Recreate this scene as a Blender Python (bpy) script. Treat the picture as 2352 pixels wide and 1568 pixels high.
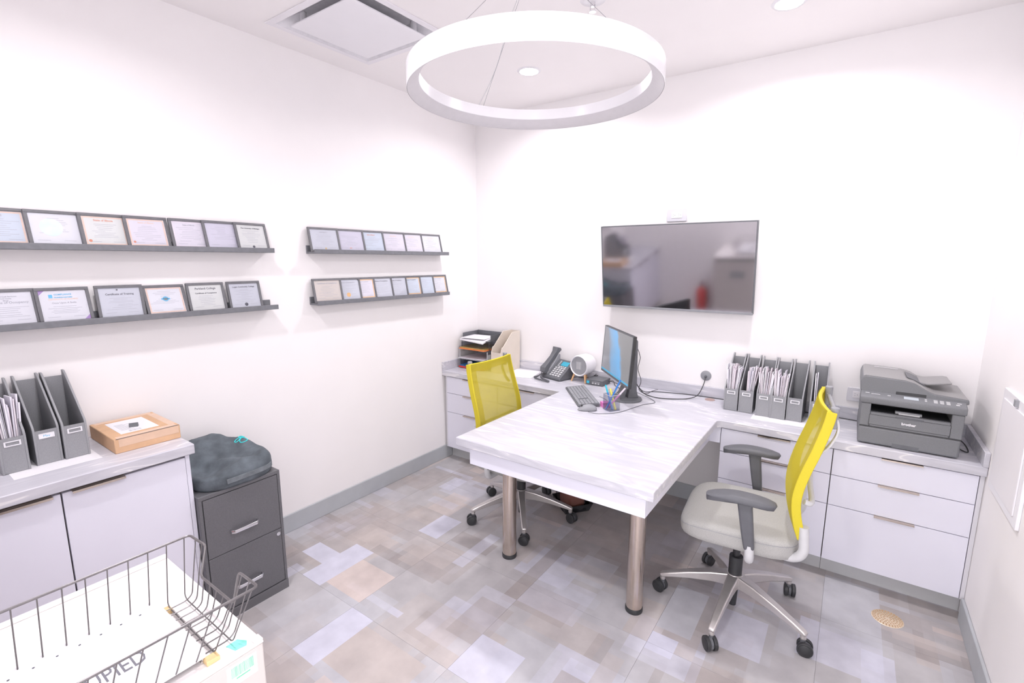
import bpy, bmesh, math, random
from mathutils import Vector, Matrix, Euler
random.seed(7)
S = bpy.context.scene
COL = S.collection
for o in list(bpy.data.objects): bpy.data.objects.remove(o)
PI = math.pi
R = math.radians

# ------------------------------------------------------------ camera, world, lights, exposure
CAM = Vector((2.6962, -3.2938, 1.6513)); YAW, PIT, ROL, FPX = 0.6141, -0.1670, 0.0027, 1107.94
fw = Vector((-math.sin(YAW)*math.cos(PIT), math.cos(YAW)*math.cos(PIT), math.sin(PIT)))
rt = Vector((math.cos(YAW), math.sin(YAW), 0)); uv = rt.cross(fw)
r2 = rt*math.cos(ROL) + uv*math.sin(ROL); u2 = -rt*math.sin(ROL) + uv*math.cos(ROL)
cd = bpy.data.cameras.new('camera'); cam = bpy.data.objects.new('camera', cd); COL.objects.link(cam)
cam.matrix_world = Matrix(((r2.x, u2.x, -fw.x, CAM.x), (r2.y, u2.y, -fw.y, CAM.y), (r2.z, u2.z, -fw.z, CAM.z), (0, 0, 0, 1)))
cd.sensor_width = 36; cd.lens = FPX/2352*36; cd.clip_start = 0.05; cd.clip_end = 100
S.camera = cam
W = bpy.data.worlds.new('world'); S.world = W; W.use_nodes = True
W.node_tree.nodes['Background'].inputs[0].default_value = (1.0, 0.98, 1.0, 1)
W.node_tree.nodes['Background'].inputs[1].default_value = 3.1  # bright surround added as fill, entering by the rear doorway
S.view_settings.view_transform = 'Standard'
try: S.view_settings.look = 'None'
except Exception: pass
S.view_settings.gamma = 1.0; S.view_settings.exposure = 0.52; S.view_settings.use_curve_mapping = False
DOWNLIGHTS = [(0.92, -0.60), (2.33, -0.60), (0.94, -2.72), (2.33, -2.72)]
HC = 2.807
LIGHT_W = 8.4
for i, (x, y) in enumerate(DOWNLIGHTS):
    l = bpy.data.lights.new('downlight_lamp', 'AREA'); l.shape = 'DISK'; l.size = 0.13; l.energy = LIGHT_W
    l.color = (1.0, 0.965, 0.985); l.spread = R(156)
    o = bpy.data.objects.new('downlight_lamp', l); COL.objects.link(o); o.location = (x, y, HC-0.012)

# ------------------------------------------------------------ materials
MATS = {}
def mat(name, col, rough=0.5, metal=0.0, var=0.06, scale=30.0, bump=0.0, bscale=300.0, spec=0.5, coat=0.0):
    if name in MATS: return MATS[name]
    m = bpy.data.materials.new(name); m.use_nodes = True; nt = m.node_tree
    b = nt.nodes['Principled BSDF']
    b.inputs['Roughness'].default_value = rough; b.inputs['Metallic'].default_value = metal
    b.inputs['Specular IOR Level'].default_value = spec
    if coat: b.inputs['Coat Weight'].default_value = coat
    tc = nt.nodes.new('ShaderNodeTexCoord'); n = nt.nodes.new('ShaderNodeTexNoise')
    n.inputs['Scale'].default_value = scale; n.inputs['Detail'].default_value = 3
    nt.links.new(tc.outputs['Object'], n.inputs['Vector'])
    r = nt.nodes.new('ShaderNodeValToRGB')
    r.color_ramp.elements[0].position = 0.3; r.color_ramp.elements[1].position = 0.7
    r.color_ramp.elements[0].color = tuple(max(0, c*(1-var)) for c in col[:3])+(1,)
    r.color_ramp.elements[1].color = tuple(min(1, c*(1+var)) for c in col[:3])+(1,)
    nt.links.new(n.outputs['Fac'], r.inputs['Fac']); nt.links.new(r.outputs['Color'], b.inputs['Base Color'])
    if bump:
        n2 = nt.nodes.new('ShaderNodeTexNoise'); n2.inputs['Scale'].default_value = bscale; n2.inputs['Detail'].default_value = 2
        nt.links.new(tc.outputs['Object'], n2.inputs['Vector'])
        bp = nt.nodes.new('ShaderNodeBump'); bp.inputs['Strength'].default_value = bump; bp.inputs['Distance'].default_value = 0.002
        nt.links.new(n2.outputs['Fac'], bp.inputs['Height']); nt.links.new(bp.outputs['Normal'], b.inputs['Normal'])
    MATS[name] = m
    return m
def emat(name, col, st, base=0.8):
    if name in MATS: return MATS[name]
    m = bpy.data.materials.new(name); m.use_nodes = True; nt = m.node_tree
    b = nt.nodes['Principled BSDF']; b.inputs['Base Color'].default_value = (base, base, base, 1)
    b.inputs['Emission Color'].default_value = tuple(col)+(1,); b.inputs['Emission Strength'].default_value = st
    MATS[name] = m; return m
def glassy(name, tint, fac, rough=0.05):
    """thin clear sheet: mostly see-through with a glossy skin"""
    m = bpy.data.materials.new(name); m.use_nodes = True; nt = m.node_tree; nt.nodes.clear()
    out = nt.nodes.new('ShaderNodeOutputMaterial'); mx = nt.nodes.new('ShaderNodeMixShader')
    t = nt.nodes.new('ShaderNodeBsdfTransparent'); t.inputs[0].default_value = tuple(tint)+(1,)
    g = nt.nodes.new('ShaderNodeBsdfGlossy'); g.inputs['Roughness'].default_value = rough
    mx.inputs[0].default_value = fac
    nt.links.new(t.outputs[0], mx.inputs[1]); nt.links.new(g.outputs[0], mx.inputs[2]); nt.links.new(mx.outputs[0], out.inputs[0])
    MATS[name] = m; return m
def meshcloth(name, col, trans):
    m = bpy.data.materials.new(name); m.use_nodes = True; nt = m.node_tree; nt.nodes.clear()
    out = nt.nodes.new('ShaderNodeOutputMaterial'); mx = nt.nodes.new('ShaderNodeMixShader'); mx2 = nt.nodes.new('ShaderNodeMixShader')
    t = nt.nodes.new('ShaderNodeBsdfTransparent'); t.inputs[0].default_value = (1, 0.98, 0.8, 1)
    d = nt.nodes.new('ShaderNodeBsdfDiffuse'); tl = nt.nodes.new('ShaderNodeBsdfTranslucent')
    tc = nt.nodes.new('ShaderNodeTexCoord'); w = nt.nodes.new('ShaderNodeTexNoise'); w.inputs['Scale'].default_value = 400
    nt.links.new(tc.outputs['Object'], w.inputs['Vector'])
    r = nt.nodes.new('ShaderNodeValToRGB')
    r.color_ramp.elements[0].color = tuple(c*0.9 for c in col)+(1,); r.color_ramp.elements[1].color = tuple(min(1, c*1.06) for c in col)+(1,)
    nt.links.new(w.outputs['Fac'], r.inputs['Fac']); nt.links.new(r.outputs[0], d.inputs[0]); nt.links.new(r.outputs[0], tl.inputs[0])
    mx2.inputs[0].default_value = 0.35; nt.links.new(d.outputs[0], mx2.inputs[1]); nt.links.new(tl.outputs[0], mx2.inputs[2])
    mx.inputs[0].default_value = trans
    nt.links.new(mx2.outputs[0], mx.inputs[1]); nt.links.new(t.outputs[0], mx.inputs[2]); nt.links.new(mx.outputs[0], out.inputs[0])
    MATS[name] = m; return m

mat('wall', (0.91, 0.885, 0.895), 0.7, var=0.008, scale=4, bump=0.05, bscale=180)
mat('ceil', (0.915, 0.885, 0.89), 0.8, var=0.008, scale=4)
mat('base', (0.47, 0.49, 0.52), 0.45, var=0.03, scale=12)
mat('toe', (0.54, 0.545, 0.56), 0.4, var=0.04, scale=12)
mat('lam', (0.80, 0.795, 0.90), 0.35, var=0.012, scale=5)
mat('carc', (0.72, 0.71, 0.76), 0.45, var=0.015, scale=5)
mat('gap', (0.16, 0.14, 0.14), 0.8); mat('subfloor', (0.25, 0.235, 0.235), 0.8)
mat('nickel', (0.56, 0.49, 0.43), 0.25, 1.0, var=0.04, scale=60)
mat('leg', (0.62, 0.54, 0.48), 0.2, 1.0, var=0.03, scale=60)
mat('silver', (0.66, 0.63, 0.62), 0.33, 0.75, var=0.03, scale=40)
mat('chrome', (0.75, 0.75, 0.78), 0.18, 1.0, var=0.02)
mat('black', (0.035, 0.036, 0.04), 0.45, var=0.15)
mat('blackgloss', (0.03, 0.03, 0.033), 0.25, var=0.1)
mat('dgrey', (0.13, 0.135, 0.15), 0.5, var=0.08, bump=0.05)
mat('armgrey', (0.11, 0.113, 0.128), 0.5, var=0.05, bump=0.08, bscale=900)
mat('mgrey', (0.30, 0.305, 0.33), 0.5, var=0.05)
mat('lgrey', (0.60, 0.60, 0.62), 0.42, var=0.03)
mat('ledge', (0.175, 0.18, 0.20), 0.45, var=0.08, scale=40, bump=0.05)
mat('frame', (0.15, 0.15, 0.165), 0.4, var=0.08, scale=60)
mat('filecab', (0.155, 0.155, 0.168), 0.42, 0.15, var=0.16, scale=420, bump=0.15, bscale=700)
mat('magfile', (0.30, 0.305, 0.325), 0.55, var=0.10, scale=350, bump=0.08, bscale=700)
mat('magedge', (0.30, 0.305, 0.32), 0.5, var=0.05)
mat('card', (0.68, 0.43, 0.26), 0.75, var=0.06, scale=18, bump=0.05)
mat('tape', (0.74, 0.52, 0.38), 0.35, var=0.04)
mat('paper', (0.86, 0.85, 0.89), 0.7, var=0.012, scale=8)
mat('paper2', (0.80, 0.78, 0.86), 0.7, var=0.02, scale=8)
mat('envpink', (0.80, 0.73, 0.79), 0.7, var=0.03, scale=8)
mat('ink', (0.10, 0.10, 0.13), 0.7)
mat('inkfaint', (0.45, 0.45, 0.50), 0.7)
mat('cushion', (0.115, 0.135, 0.155), 0.95, var=0.30, scale=16, bump=0.4, bscale=120)
mat('cushion2', (0.17, 0.19, 0.21), 0.95, var=0.2, scale=30, bump=0.2, bscale=200)
mat('cyan', (0.02, 0.72, 0.74), 0.5)
mat('beige', (0.56, 0.52, 0.505), 0.45, var=0.015, scale=10)  # cabinet body darkened, the shade on its side put into the colour
mat('beigetop', (0.88, 0.84, 0.84), 0.45, var=0.01, scale=10)
mat('holder', (0.76, 0.68, 0.60), 0.6, var=0.03, scale=14)
mat('wire', (0.17, 0.16, 0.165), 0.35, 0.6, var=0.1)
mat('plate', (0.70, 0.69, 0.75), 0.4, var=0.01); mat('signink', (0.16, 0.16, 0.19), 0.6)
mat('white', (0.84, 0.83, 0.87), 0.35, var=0.01, scale=8)
mat('whitem', (0.84, 0.82, 0.86), 0.5, var=0.01, scale=8)
mat('seat', (0.42, 0.415, 0.405), 0.95, var=0.14, scale=420, bump=0.25, bscale=600)
mat('yellow', (0.66, 0.55, 0.03), 0.75, var=0.02, scale=300, bump=0.04, bscale=800)
meshcloth('yellowmesh', (0.68, 0.58, 0.07), 0.26)
mat('printer', (0.19, 0.195, 0.21), 0.5, var=0.06, scale=300, bump=0.12, bscale=900)
mat('printertop', (0.28, 0.275, 0.28), 0.45, var=0.04, scale=200, bump=0.06)
mat('wood', (0.70, 0.42, 0.22), 0.5, var=0.12, scale=25)
mat('red', (0.72, 0.05, 0.04), 0.5)
mat('orange', (0.85, 0.25, 0.08), 0.55)
mat('blue', (0.03, 0.17, 0.42), 0.55)
mat('yellowpaper', (0.72, 0.50, 0.14), 0.6)
mat('tan', (0.72, 0.52, 0.27), 0.6)
mat('pink', (0.85, 0.25, 0.60), 0.5)
mat('mint', (0.25, 0.75, 0.65), 0.55)
mat('green', (0.20, 0.55, 0.38), 0.6)
mat('penblue', (0.03, 0.20, 0.62), 0.35)
mat('pencyan', (0.03, 0.52, 0.68), 0.35)
mat('penyellow', (0.85, 0.75, 0.15), 0.35)
mat('peach', (0.84, 0.62, 0.52), 0.7)
mat('orangeseal', (0.85, 0.50, 0.20), 0.6)
mat('purple', (0.40, 0.25, 0.55), 0.6)
mat('skyblue', (0.12, 0.50, 0.78), 0.6)
mat('palecyan', (0.72, 0.87, 0.91), 0.6)
mat('rust', (0.72, 0.28, 0.18), 0.7)
mat('brass', (0.85, 0.72, 0.56), 0.35, 0.5, var=0.1, scale=80)
mat('holes', (0.55, 0.36, 0.20), 0.7); mat('copper', (0.62, 0.45, 0.40), 0.35, 0.6)
mat('ringw', (0.86, 0.85, 0.89), 0.22, var=0.005)
mat('diffuser', (0.62, 0.60, 0.63), 0.35, var=0.02)
mat('recess', (0.78, 0.77, 0.81), 0.6)
mat('cable', (0.06, 0.06, 0.065), 0.5)
mat('bag', (0.55, 0.55, 0.58), 0.3, var=0.3, scale=20)
glassy('glass', (0.985, 0.99, 1.0), 0.045, 0.05)
glassy('clearplastic', (0.86, 0.87, 0.90), 0.10, 0.15)
glassy('smoke', (0.55, 0.55, 0.60), 0.08, 0.12)
emat('lens', (1.0, 0.96, 0.98), 22.0)
emat('lcd', (0.02, 0.42, 0.62), 0.75, 0.03)
emat('lcdw', (0.75, 0.78, 0.88), 0.6, 0.05)
# tv glass: dark mirror-like panel
mat('tvglass', (0.50, 0.49, 0.52), 0.075, 1.0, var=0.01)
# laminate worktop with long flowing grain
def worktop_mat():
    m = bpy.data.materials.new('grain_laminate'); m.use_nodes = True; nt = m.node_tree; b = nt.nodes['Principled BSDF']
    b.inputs['Roughness'].default_value = 0.32
    tc = nt.nodes.new('ShaderNodeTexCoord'); mp = nt.nodes.new('ShaderNodeMapping'); mp.inputs['Scale'].default_value = (1.3, 7.0, 7.0)
    mp.inputs['Rotation'].default_value = (0, 0, 0.12)
    n = nt.nodes.new('ShaderNodeTexNoise'); n.inputs['Scale'].default_value = 1.35; n.inputs['Detail'].default_value = 3.0; n.inputs['Distortion'].default_value = 1.2
    mu = nt.nodes.new('ShaderNodeMath'); mu.operation = 'MULTIPLY'; mu.inputs[1].default_value = 8.0
    fr = nt.nodes.new('ShaderNodeMath'); fr.operation = 'PINGPONG'; fr.inputs[1].default_value = 1.0
    r = nt.nodes.new('ShaderNodeValToRGB'); e = r.color_ramp.elements
    e[0].position = 0.0; e[0].color = (0.55, 0.545, 0.605, 1); e[1].position = 1.0; e[1].color = (0.84, 0.825, 0.85, 1)
    k = e.new(0.50); k.color = (0.60, 0.595, 0.655, 1); k = e.new(0.88); k.color = (0.64, 0.63, 0.69, 1)
    L = nt.links.new
    L(tc.outputs['Object'], mp.inputs['Vector']); L(mp.outputs[0], n.inputs['Vector']); L(n.outputs['Fac'], mu.inputs[0]); L(mu.outputs[0], fr.inputs[0])
    L(fr.outputs[0], r.inputs['Fac']); L(r.outputs['Color'], b.inputs['Base Color'])
    MATS['worktop'] = m
worktop_mat()
def tile_mat():
    m = bpy.data.materials.new('patchwork_floor'); m.use_nodes = True; nt = m.node_tree; b = nt.nodes['Principled BSDF']
    b.inputs['Roughness'].default_value = 0.42; b.inputs['Specular IOR Level'].default_value = 0.35
    a = nt.nodes.new('ShaderNodeVertexColor'); a.layer_name = 'Print'
    tc = nt.nodes.new('ShaderNodeTexCoord'); n = nt.nodes.new('ShaderNodeTexNoise'); n.inputs['Scale'].default_value = 9; n.inputs['Detail'].default_value = 8
    L = nt.links.new
    L(tc.outputs['Object'], n.inputs['Vector'])
    r = nt.nodes.new('ShaderNodeValToRGB'); r.color_ramp.elements[0].position = 0.25; r.color_ramp.elements[1].position = 0.75
    r.color_ramp.elements[0].color = (1.04, 1.03, 1.03, 1); r.color_ramp.elements[1].color = (1.34, 1.33, 1.32, 1)
    mx = nt.nodes.new('ShaderNodeMix'); mx.data_type = 'RGBA'; mx.blend_type = 'MULTIPLY'; mx.inputs[0].default_value = 1.0
    L(n.outputs['Fac'], r.inputs['Fac']); L(a.outputs['Color'], mx.inputs[6]); L(r.outputs['Color'], mx.inputs[7]); L(mx.outputs[2], b.inputs['Base Color'])
    MATS['tile'] = m
tile_mat()
def screen_mat():
    m = bpy.data.materials.new('monitor_picture'); m.use_nodes = True; nt = m.node_tree; b = nt.nodes['Principled BSDF']; L = nt.links.new
    b.inputs['Base Color'].default_value = (0.05, 0.05, 0.06, 1); b.inputs['Roughness'].default_value = 0.25
    tc = nt.nodes.new('ShaderNodeTexCoord'); sp = nt.nodes.new('ShaderNodeSeparateXYZ'); L(tc.outputs['Object'], sp.inputs[0])
    n = nt.nodes.new('ShaderNodeTexNoise'); n.inputs['Scale'].default_value = 6; L(tc.outputs['Object'], n.inputs['Vector'])
    # band: x + 0.35*z + noise, in metres
    m1 = nt.nodes.new('ShaderNodeMath'); m1.operation = 'MULTIPLY_ADD'; m1.inputs[1].default_value = 0.55; L(sp.outputs['Z'], m1.inputs[0]); L(sp.outputs['X'], m1.inputs[2])
    m2 = nt.nodes.new('ShaderNodeMath'); m2.operation = 'MULTIPLY_ADD'; m2.inputs[1].default_value = 0.22; L(n.outputs['Fac'], m2.inputs[0]); L(m1.outputs[0], m2.inputs[2])
    r = nt.nodes.new('ShaderNodeValToRGB'); e = r.color_ramp.elements
    ma = nt.nodes.new('ShaderNodeMath'); ma.operation = 'MULTIPLY_ADD'; ma.inputs[1].default_value = 2.0; ma.inputs[2].default_value = 0.3; L(m2.outputs[0], ma.inputs[0])
    L(ma.outputs[0], r.inputs['Fac'])
    e[0].position = 0.22; e[0].color = (0.20, 0.20, 0.22, 1); e[1].position = 0.80; e[1].color = (0.21, 0.21, 0.215, 1)
    k = e.new(0.36); k.color = (0.16, 0.32, 0.52, 1); k = e.new(0.62); k.color = (0.12, 0.38, 0.70, 1); k = e.new(0.70); k.color = (0.23, 0.23, 0.24, 1)
    L(r.outputs['Color'], b.inputs['Emission Color']); b.inputs['Emission Strength'].default_value = 0.75
    MATS['screen'] = m
screen_mat()

# ------------------------------------------------------------ mesh builder
class MB:
    def __init__(s): s.v = []; s.f = []
    def add(s, vs, fs, M=None):
        k = len(s.v)
        for p in vs:
            p = Vector(p)
            if M is not None: p = M @ p
            s.v.append(p)
        for f in fs: s.f.append([k+i for i in f])
        return s
    def box(s, x0, x1, y0, y1, z0, z1, M=None):
        v = [(x0,y0,z0),(x1,y0,z0),(x1,y1,z0),(x0,y1,z0),(x0,y0,z1),(x1,y0,z1),(x1,y1,z1),(x0,y1,z1)]
        return s.add(v, [(0,3,2,1),(4,5,6,7),(0,1,5,4),(1,2,6,5),(2,3,7,6),(3,0,4,7)], M)
    def prism(s, poly, a, b, axis='z', M=None):
        """extrude a 2-D polygon along an axis; axis x: poly=(y,z), y: (x,z), z: (x,y)"""
        n = len(poly)
        def P(p, t): return {'x': (t, p[0], p[1]), 'y': (p[0], t, p[1]), 'z': (p[0], p[1], t)}[axis]
        v = [P(p, a) for p in poly]+[P(p, b) for p in poly]
        f = [list(range(n))[::-1], list(range(n, 2*n))]+[(i, (i+1) % n, n+(i+1) % n, n+i) for i in range(n)]
        return s.add(v, f, M)
    def cyl(s, p0, p1, r0, r1=None, n=20, caps=True):
        r1 = r0 if r1 is None else r1
        p0 = Vector(p0); p1 = Vector(p1); d = (p1-p0).normalized()
        a = d.orthogonal().normalized(); b = d.cross(a)
        v = []
        for p, r in ((p0, r0), (p1, r1)):
            for i in range(n):
                t = 2*PI*i/n; v.append(p+(a*math.cos(t)+b*math.sin(t))*r)
        f = [(i, (i+1) % n, n+(i+1) % n, n+i) for i in range(n)]
        if caps: f += [list(range(n))[::-1], list(range(n, 2*n))]
        return s.add(v, f)
    def lathe(s, prof, n=32, c=(0,0,0), M=None):
        v = []; f = []; m = len(prof)
        for i in range(n):
            t = 2*PI*i/n
            for r, z in prof: v.append((c[0]+r*math.cos(t), c[1]+r*math.sin(t), c[2]+z))
        for i in range(n):
            j = (i+1) % n
            for k in range(m-1): f.append((i*m+k, j*m+k, j*m+k+1, i*m+k+1))
        return s.add(v, f, M)
    def tube(s, pts, r, n=8, closed=False, rs=None):
        pts = [Vector(p) for p in pts]; m = len(pts); v = []; f = []
        prev = None
        for i, p in enumerate(pts):
            if closed: d = pts[(i+1) % m]-pts[i-1]
            else: d = pts[min(i+1, m-1)]-pts[max(i-1, 0)]
            d.normalize()
            if prev is None: a = d.orthogonal().normalized()
            else: a = (prev-d*prev.dot(d)); a = a.normalized() if a.length > 1e-6 else d.orthogonal().normalized()
            prev = a; b = d.cross(a); rr = rs[i] if rs else r
            for k in range(n):
                t = 2*PI*k/n; v.append(p+(a*math.cos(t)+b*math.sin(t))*rr)
        for i in range(m if closed else m-1):
            j = (i+1) % m
            for k in range(n): f.append((i*n+k, i*n+(k+1) % n, j*n+(k+1) % n, j*n+k))
        if not closed: f += [list(range(n))[::-1], list(range((m-1)*n, m*n))]
        return s.add(v, f)
    def sweep(s, pts, sizes, side=(1, 0, 0)):
        """rectangular section swept along pts; sizes=(width along side, thickness)"""
        pts = [Vector(p) for p in pts]; sd = Vector(side); v = []; f = []; m = len(pts)
        for i, p in enumerate(pts):
            d = (pts[min(i+1, m-1)]-pts[max(i-1, 0)]).normalized()
            a = (sd-d*sd.dot(d)).normalized(); b = d.cross(a); w, h = sizes[i]
            v += [p-a*w/2-b*h/2, p+a*w/2-b*h/2, p+a*w/2+b*h/2, p-a*w/2+b*h/2]
        for i in range(m-1):
            for k in range(4): f.append((i*4+k, i*4+(k+1) % 4, i*4+4+(k+1) % 4, i*4+4+k))
        f += [(3,2,1,0), (m*4-4, m*4-3, m*4-2, m*4-1)]
        return s.add(v, f)
    def build(s, name, m, parent=None, loc=None, rot=None, bevel=0.0, seg=2, subd=0, smooth=40):
        me = bpy.data.meshes.new(name); me.from_pydata([tuple(p) for p in s.v], [], s.f)
        bm = bmesh.new(); bm.from_mesh(me); bmesh.ops.recalc_face_normals(bm, faces=bm.faces); bm.to_mesh(me); bm.free()
        me.materials.append(MATS[m])
        o = bpy.data.objects.new(name, me); COL.objects.link(o)
        if smooth:
            for p in me.polygons: p.use_smooth = True
            me.set_sharp_from_angle(angle=R(smooth))
        if parent is not None: o.parent = parent
        if loc is not None: o.location = loc
        if rot is not None: o.rotation_euler = rot
        if bevel:
            b = o.modifiers.new('bevel', 'BEVEL'); b.width = bevel; b.segments = seg; b.limit_method = 'ANGLE'; b.angle_limit = R(35)
        if subd:
            q = o.modifiers.new('subsurf', 'SUBSURF'); q.levels = subd; q.render_levels = subd
        return o
def bx(name, m, x0, x1, y0, y1, z0, z1, parent=None, **k):
    return MB().box(x0, x1, y0, y1, z0, z1).build(name, m, parent, **k)
def tag(o, label, cat, group=None, kind=None):
    if label: o['label'] = label
    if cat: o['category'] = cat
    if group: o['group'] = group
    if kind: o['kind'] = kind
    return o
def thing(name, label, cat, loc=(0,0,0), rotz=0.0, group=None, rotx=0.0):
    o = bpy.data.objects.new(name, None); COL.objects.link(o); o.empty_display_size = 0.05
    o.location = loc; o.rotation_euler = (rotx, 0, rotz)
    return tag(o, label, cat, group)
def structure(o, label, cat='room'):
    return tag(o, label, cat, kind='structure')
def text(body, size, m, parent, loc, rot=(PI/2, 0, 0), name='lettering', align='CENTER', ext=0.0003, bold=0.0, sx=1.0):
    c = bpy.data.curves.new(name, 'FONT'); c.body = body; c.size = size; c.align_x = align; c.align_y = 'CENTER'; c.extrude = ext; c.resolution_u = 2; c.offset = bold
    t = bpy.data.objects.new('tmp_text', c); COL.objects.link(t)
    dg = bpy.context.evaluated_depsgraph_get(); me = bpy.data.meshes.new_from_object(t.evaluated_get(dg))
    bpy.data.objects.remove(t); bpy.data.curves.remove(c)
    me.name = name
    me.materials.clear(); me.materials.append(MATS[m])
    o = bpy.data.objects.new(name, me); COL.objects.link(o); o.parent = parent; o.location = loc; o.rotation_euler = rot; o.scale = (sx, 1, 1)
    return o
def copy_tree(o, parent=None):
    c = o.copy(); COL.objects.link(c)
    if parent is not None: c.parent = parent
    for ch in list(o.children): copy_tree(ch, c)
    return c
def smoothpath(pts, n=6):
    P = [Vector(p) for p in pts]; out = []
    for i in range(len(P)-1):
        a = P[max(i-1, 0)]; b = P[i]; c = P[i+1]; d = P[min(i+2, len(P)-1)]
        for k in range(n):
            t = k/n
            out.append(0.5*((2*b)+(c-a)*t+(2*a-5*b+4*c-d)*t*t+(-a+3*b-3*c+d)*t**3))
    out.append(P[-1]); return out
def cable(name, label, pts, r=0.0028, m='cable', cat='cable', n=6, group=None):
    o = MB().tube(smoothpath(pts, n), r, 6).build(name, m)
    return tag(o, label, cat, group)
# ============================================================ ROOM SHELL
RW, RD = 3.256, -3.50
floor = structure(bx('floor', 'subfloor', -0.1, RW+0.1, RD-0.1, 0.1, -0.08, -0.0045), 'grey and taupe patchwork tiled floor of the office', 'floor')
TS = 0.616; GX, GY = 0.256, -2.035; NC = 16
LAV = (0.52, 0.525, 0.625); PEA = (0.54, 0.465, 0.44); TAU = (0.345, 0.31, 0.305); GRY = (0.395, 0.385, 0.40); LGR = (0.44, 0.445, 0.485); DTA = (0.29, 0.26, 0.255); BGE = (0.44, 0.395, 0.38)
PAL = [LAV, LGR, LGR, GRY, GRY, TAU, TAU, BGE, BGE, PEA, DTA]
rects = []
rng = random.Random(21)
for i in range(560):
    w, h = rng.choice(((0.32, 0.20), (0.24, 0.12), (0.16, 0.28), (0.10, 0.20), (0.20, 0.08), (0.36, 0.06), (0.28, 0.28)))
    if rng.random() < 0.4: w, h = h, w
    x = rng.uniform(-0.2, RW); y = rng.uniform(RD-0.2, 0.1)
    x = round(x/0.0385)*0.0385; y = round(y/0.0385)*0.0385
    rects.append((x, y, x+w, y+h, rng.choice(PAL), rng.uniform(0.3, 0.65)))
rects += [(0.431, -2.035, 0.594, -1.690, LAV, 0.95), (0.253, -1.937, 0.430, -1.800, LAV, 0.9), (0.60, -1.99, 0.86, -1.75, PEA, 0.85),
          (0.64, -1.395, 0.785, -1.155, LAV, 0.85), (0.872, -2.34, 1.03, -2.035, LAV, 0.9), (1.04, -2.30, 1.40, -2.06, BGE, 0.9), (1.49, -2.03, 1.72, -1.80, LAV, 0.85),
          (2.11, -1.30, 2.25, -0.95, LGR, 0.9), (2.11, -1.47, 2.22, -1.36, LAV, 0.95), (2.34, -1.25, 2.52, -0.98, LAV, 0.6), (2.72, -0.88, 2.96, -0.42, LGR, 0.8), (2.86, -1.20, 3.0, -0.90, LAV, 0.6),
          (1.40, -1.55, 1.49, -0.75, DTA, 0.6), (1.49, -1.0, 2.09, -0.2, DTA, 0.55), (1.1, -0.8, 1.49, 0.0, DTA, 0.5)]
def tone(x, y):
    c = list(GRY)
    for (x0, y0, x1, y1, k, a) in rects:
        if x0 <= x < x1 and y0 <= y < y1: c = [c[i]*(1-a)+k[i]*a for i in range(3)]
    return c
i0 = math.floor((0-GX)/TS); i1 = math.ceil((RW-GX)/TS); j0 = math.floor((RD-GY)/TS); j1 = math.ceil((0-GY)/TS)
for i in range(i0, i1):
    for j in range(j0, j1):
        x0 = max(0, GX+i*TS); x1 = min(RW, GX+(i+1)*TS); y0 = max(RD, GY+j*TS); y1 = min(0, GY+(j+1)*TS)
        if x1-x0 < 0.01 or y1-y0 < 0.01: continue
        g = 0.0004; c = TS/NC
        nx = max(1, round((x1-x0)/c)); ny = max(1, round((y1-y0)/c))
        m = MB(); ax, bx_, ay, by = x0+g, x1-g, y0+g, y1-g
        for b in range(ny+1):
            for a in range(nx+1): m.v.append(Vector((ax+(bx_-ax)*a/nx-x0, ay+(by-ay)*b/ny-y0, 0)))
        cols = []
        for b in range(ny):
            for a in range(nx):
                k = b*(nx+1)+a; m.f.append([k, k+1, k+nx+2, k+nx+1])
                cols.append(tone(x0+(a+0.5)*(x1-x0)/nx, y0+(b+0.5)*(y1-y0)/ny))
        n = len(m.v); w = bx_-ax; h = by-ay
        m.add([(g,g,-0.004),(x1-x0-g,g,-0.004),(x1-x0-g,y1-y0-g,-0.004),(g,y1-y0-g,-0.004),(g,g,0),(x1-x0-g,g,0),(x1-x0-g,y1-y0-g,0),(g,y1-y0-g,0)], [(0,3,2,1),(0,1,5,4),(1,2,6,5),(2,3,7,6),(3,0,4,7)])
        cols += [list(GRY)]*5
        me = bpy.data.meshes.new('floor_tile'); me.from_pydata([tuple(p) for p in m.v], [], m.f); me.materials.append(MATS['tile'])
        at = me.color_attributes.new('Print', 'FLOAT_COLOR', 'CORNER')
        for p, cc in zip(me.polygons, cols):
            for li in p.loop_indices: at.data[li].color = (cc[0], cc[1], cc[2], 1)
        o = bpy.data.objects.new('floor_tile', me); COL.objects.link(o); o.parent = floor; o.location = (x0, y0, 0)

DX0, DX1, DY0, DY1 = 0.190, 0.845, -1.868, -1.236       # air diffuser opening
cb = MB(); T = 0.12
cb.box(-0.1, DX0+0.03, RD-0.1, 0.1, HC, HC+T); cb.box(DX1-0.03, RW+0.1, RD-0.1, 0.1, HC, HC+T)
cb.box(DX0+0.03, DX1-0.03, RD-0.1, DY0+0.03, HC, HC+T); cb.box(DX0+0.03, DX1-0.03, DY1-0.03, 0.1, HC, HC+T)
structure(cb.build('ceiling', 'ceil', smooth=0), 'smooth off-white ceiling with recessed lights', 'ceiling')
structure(bx('wall_left', 'wall', -0.1, 0, RD-0.1, 0.1, 0, HC), 'white wall on the left carrying four picture ledges', 'wall')
structure(bx('wall_back', 'wall', 0, RW, 0, 0.1, 0, HC), 'white back wall carrying the television', 'wall')
structure(bx('wall_right', 'wall', RW, RW+0.1, RD-0.1, 0.1, 0, HC), 'white wall on the right behind the printer', 'wall')
rw = MB(); DA, DB = 2.15, 3.20                                   # unseen doorway behind the camera, added and widened for fill light
rw.box(0, DA, RD-0.1, RD, 0, HC); rw.box(DB, RW, RD-0.1, RD, 0, HC); rw.box(DA, DB, RD-0.1, RD, 2.35, HC)
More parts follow.
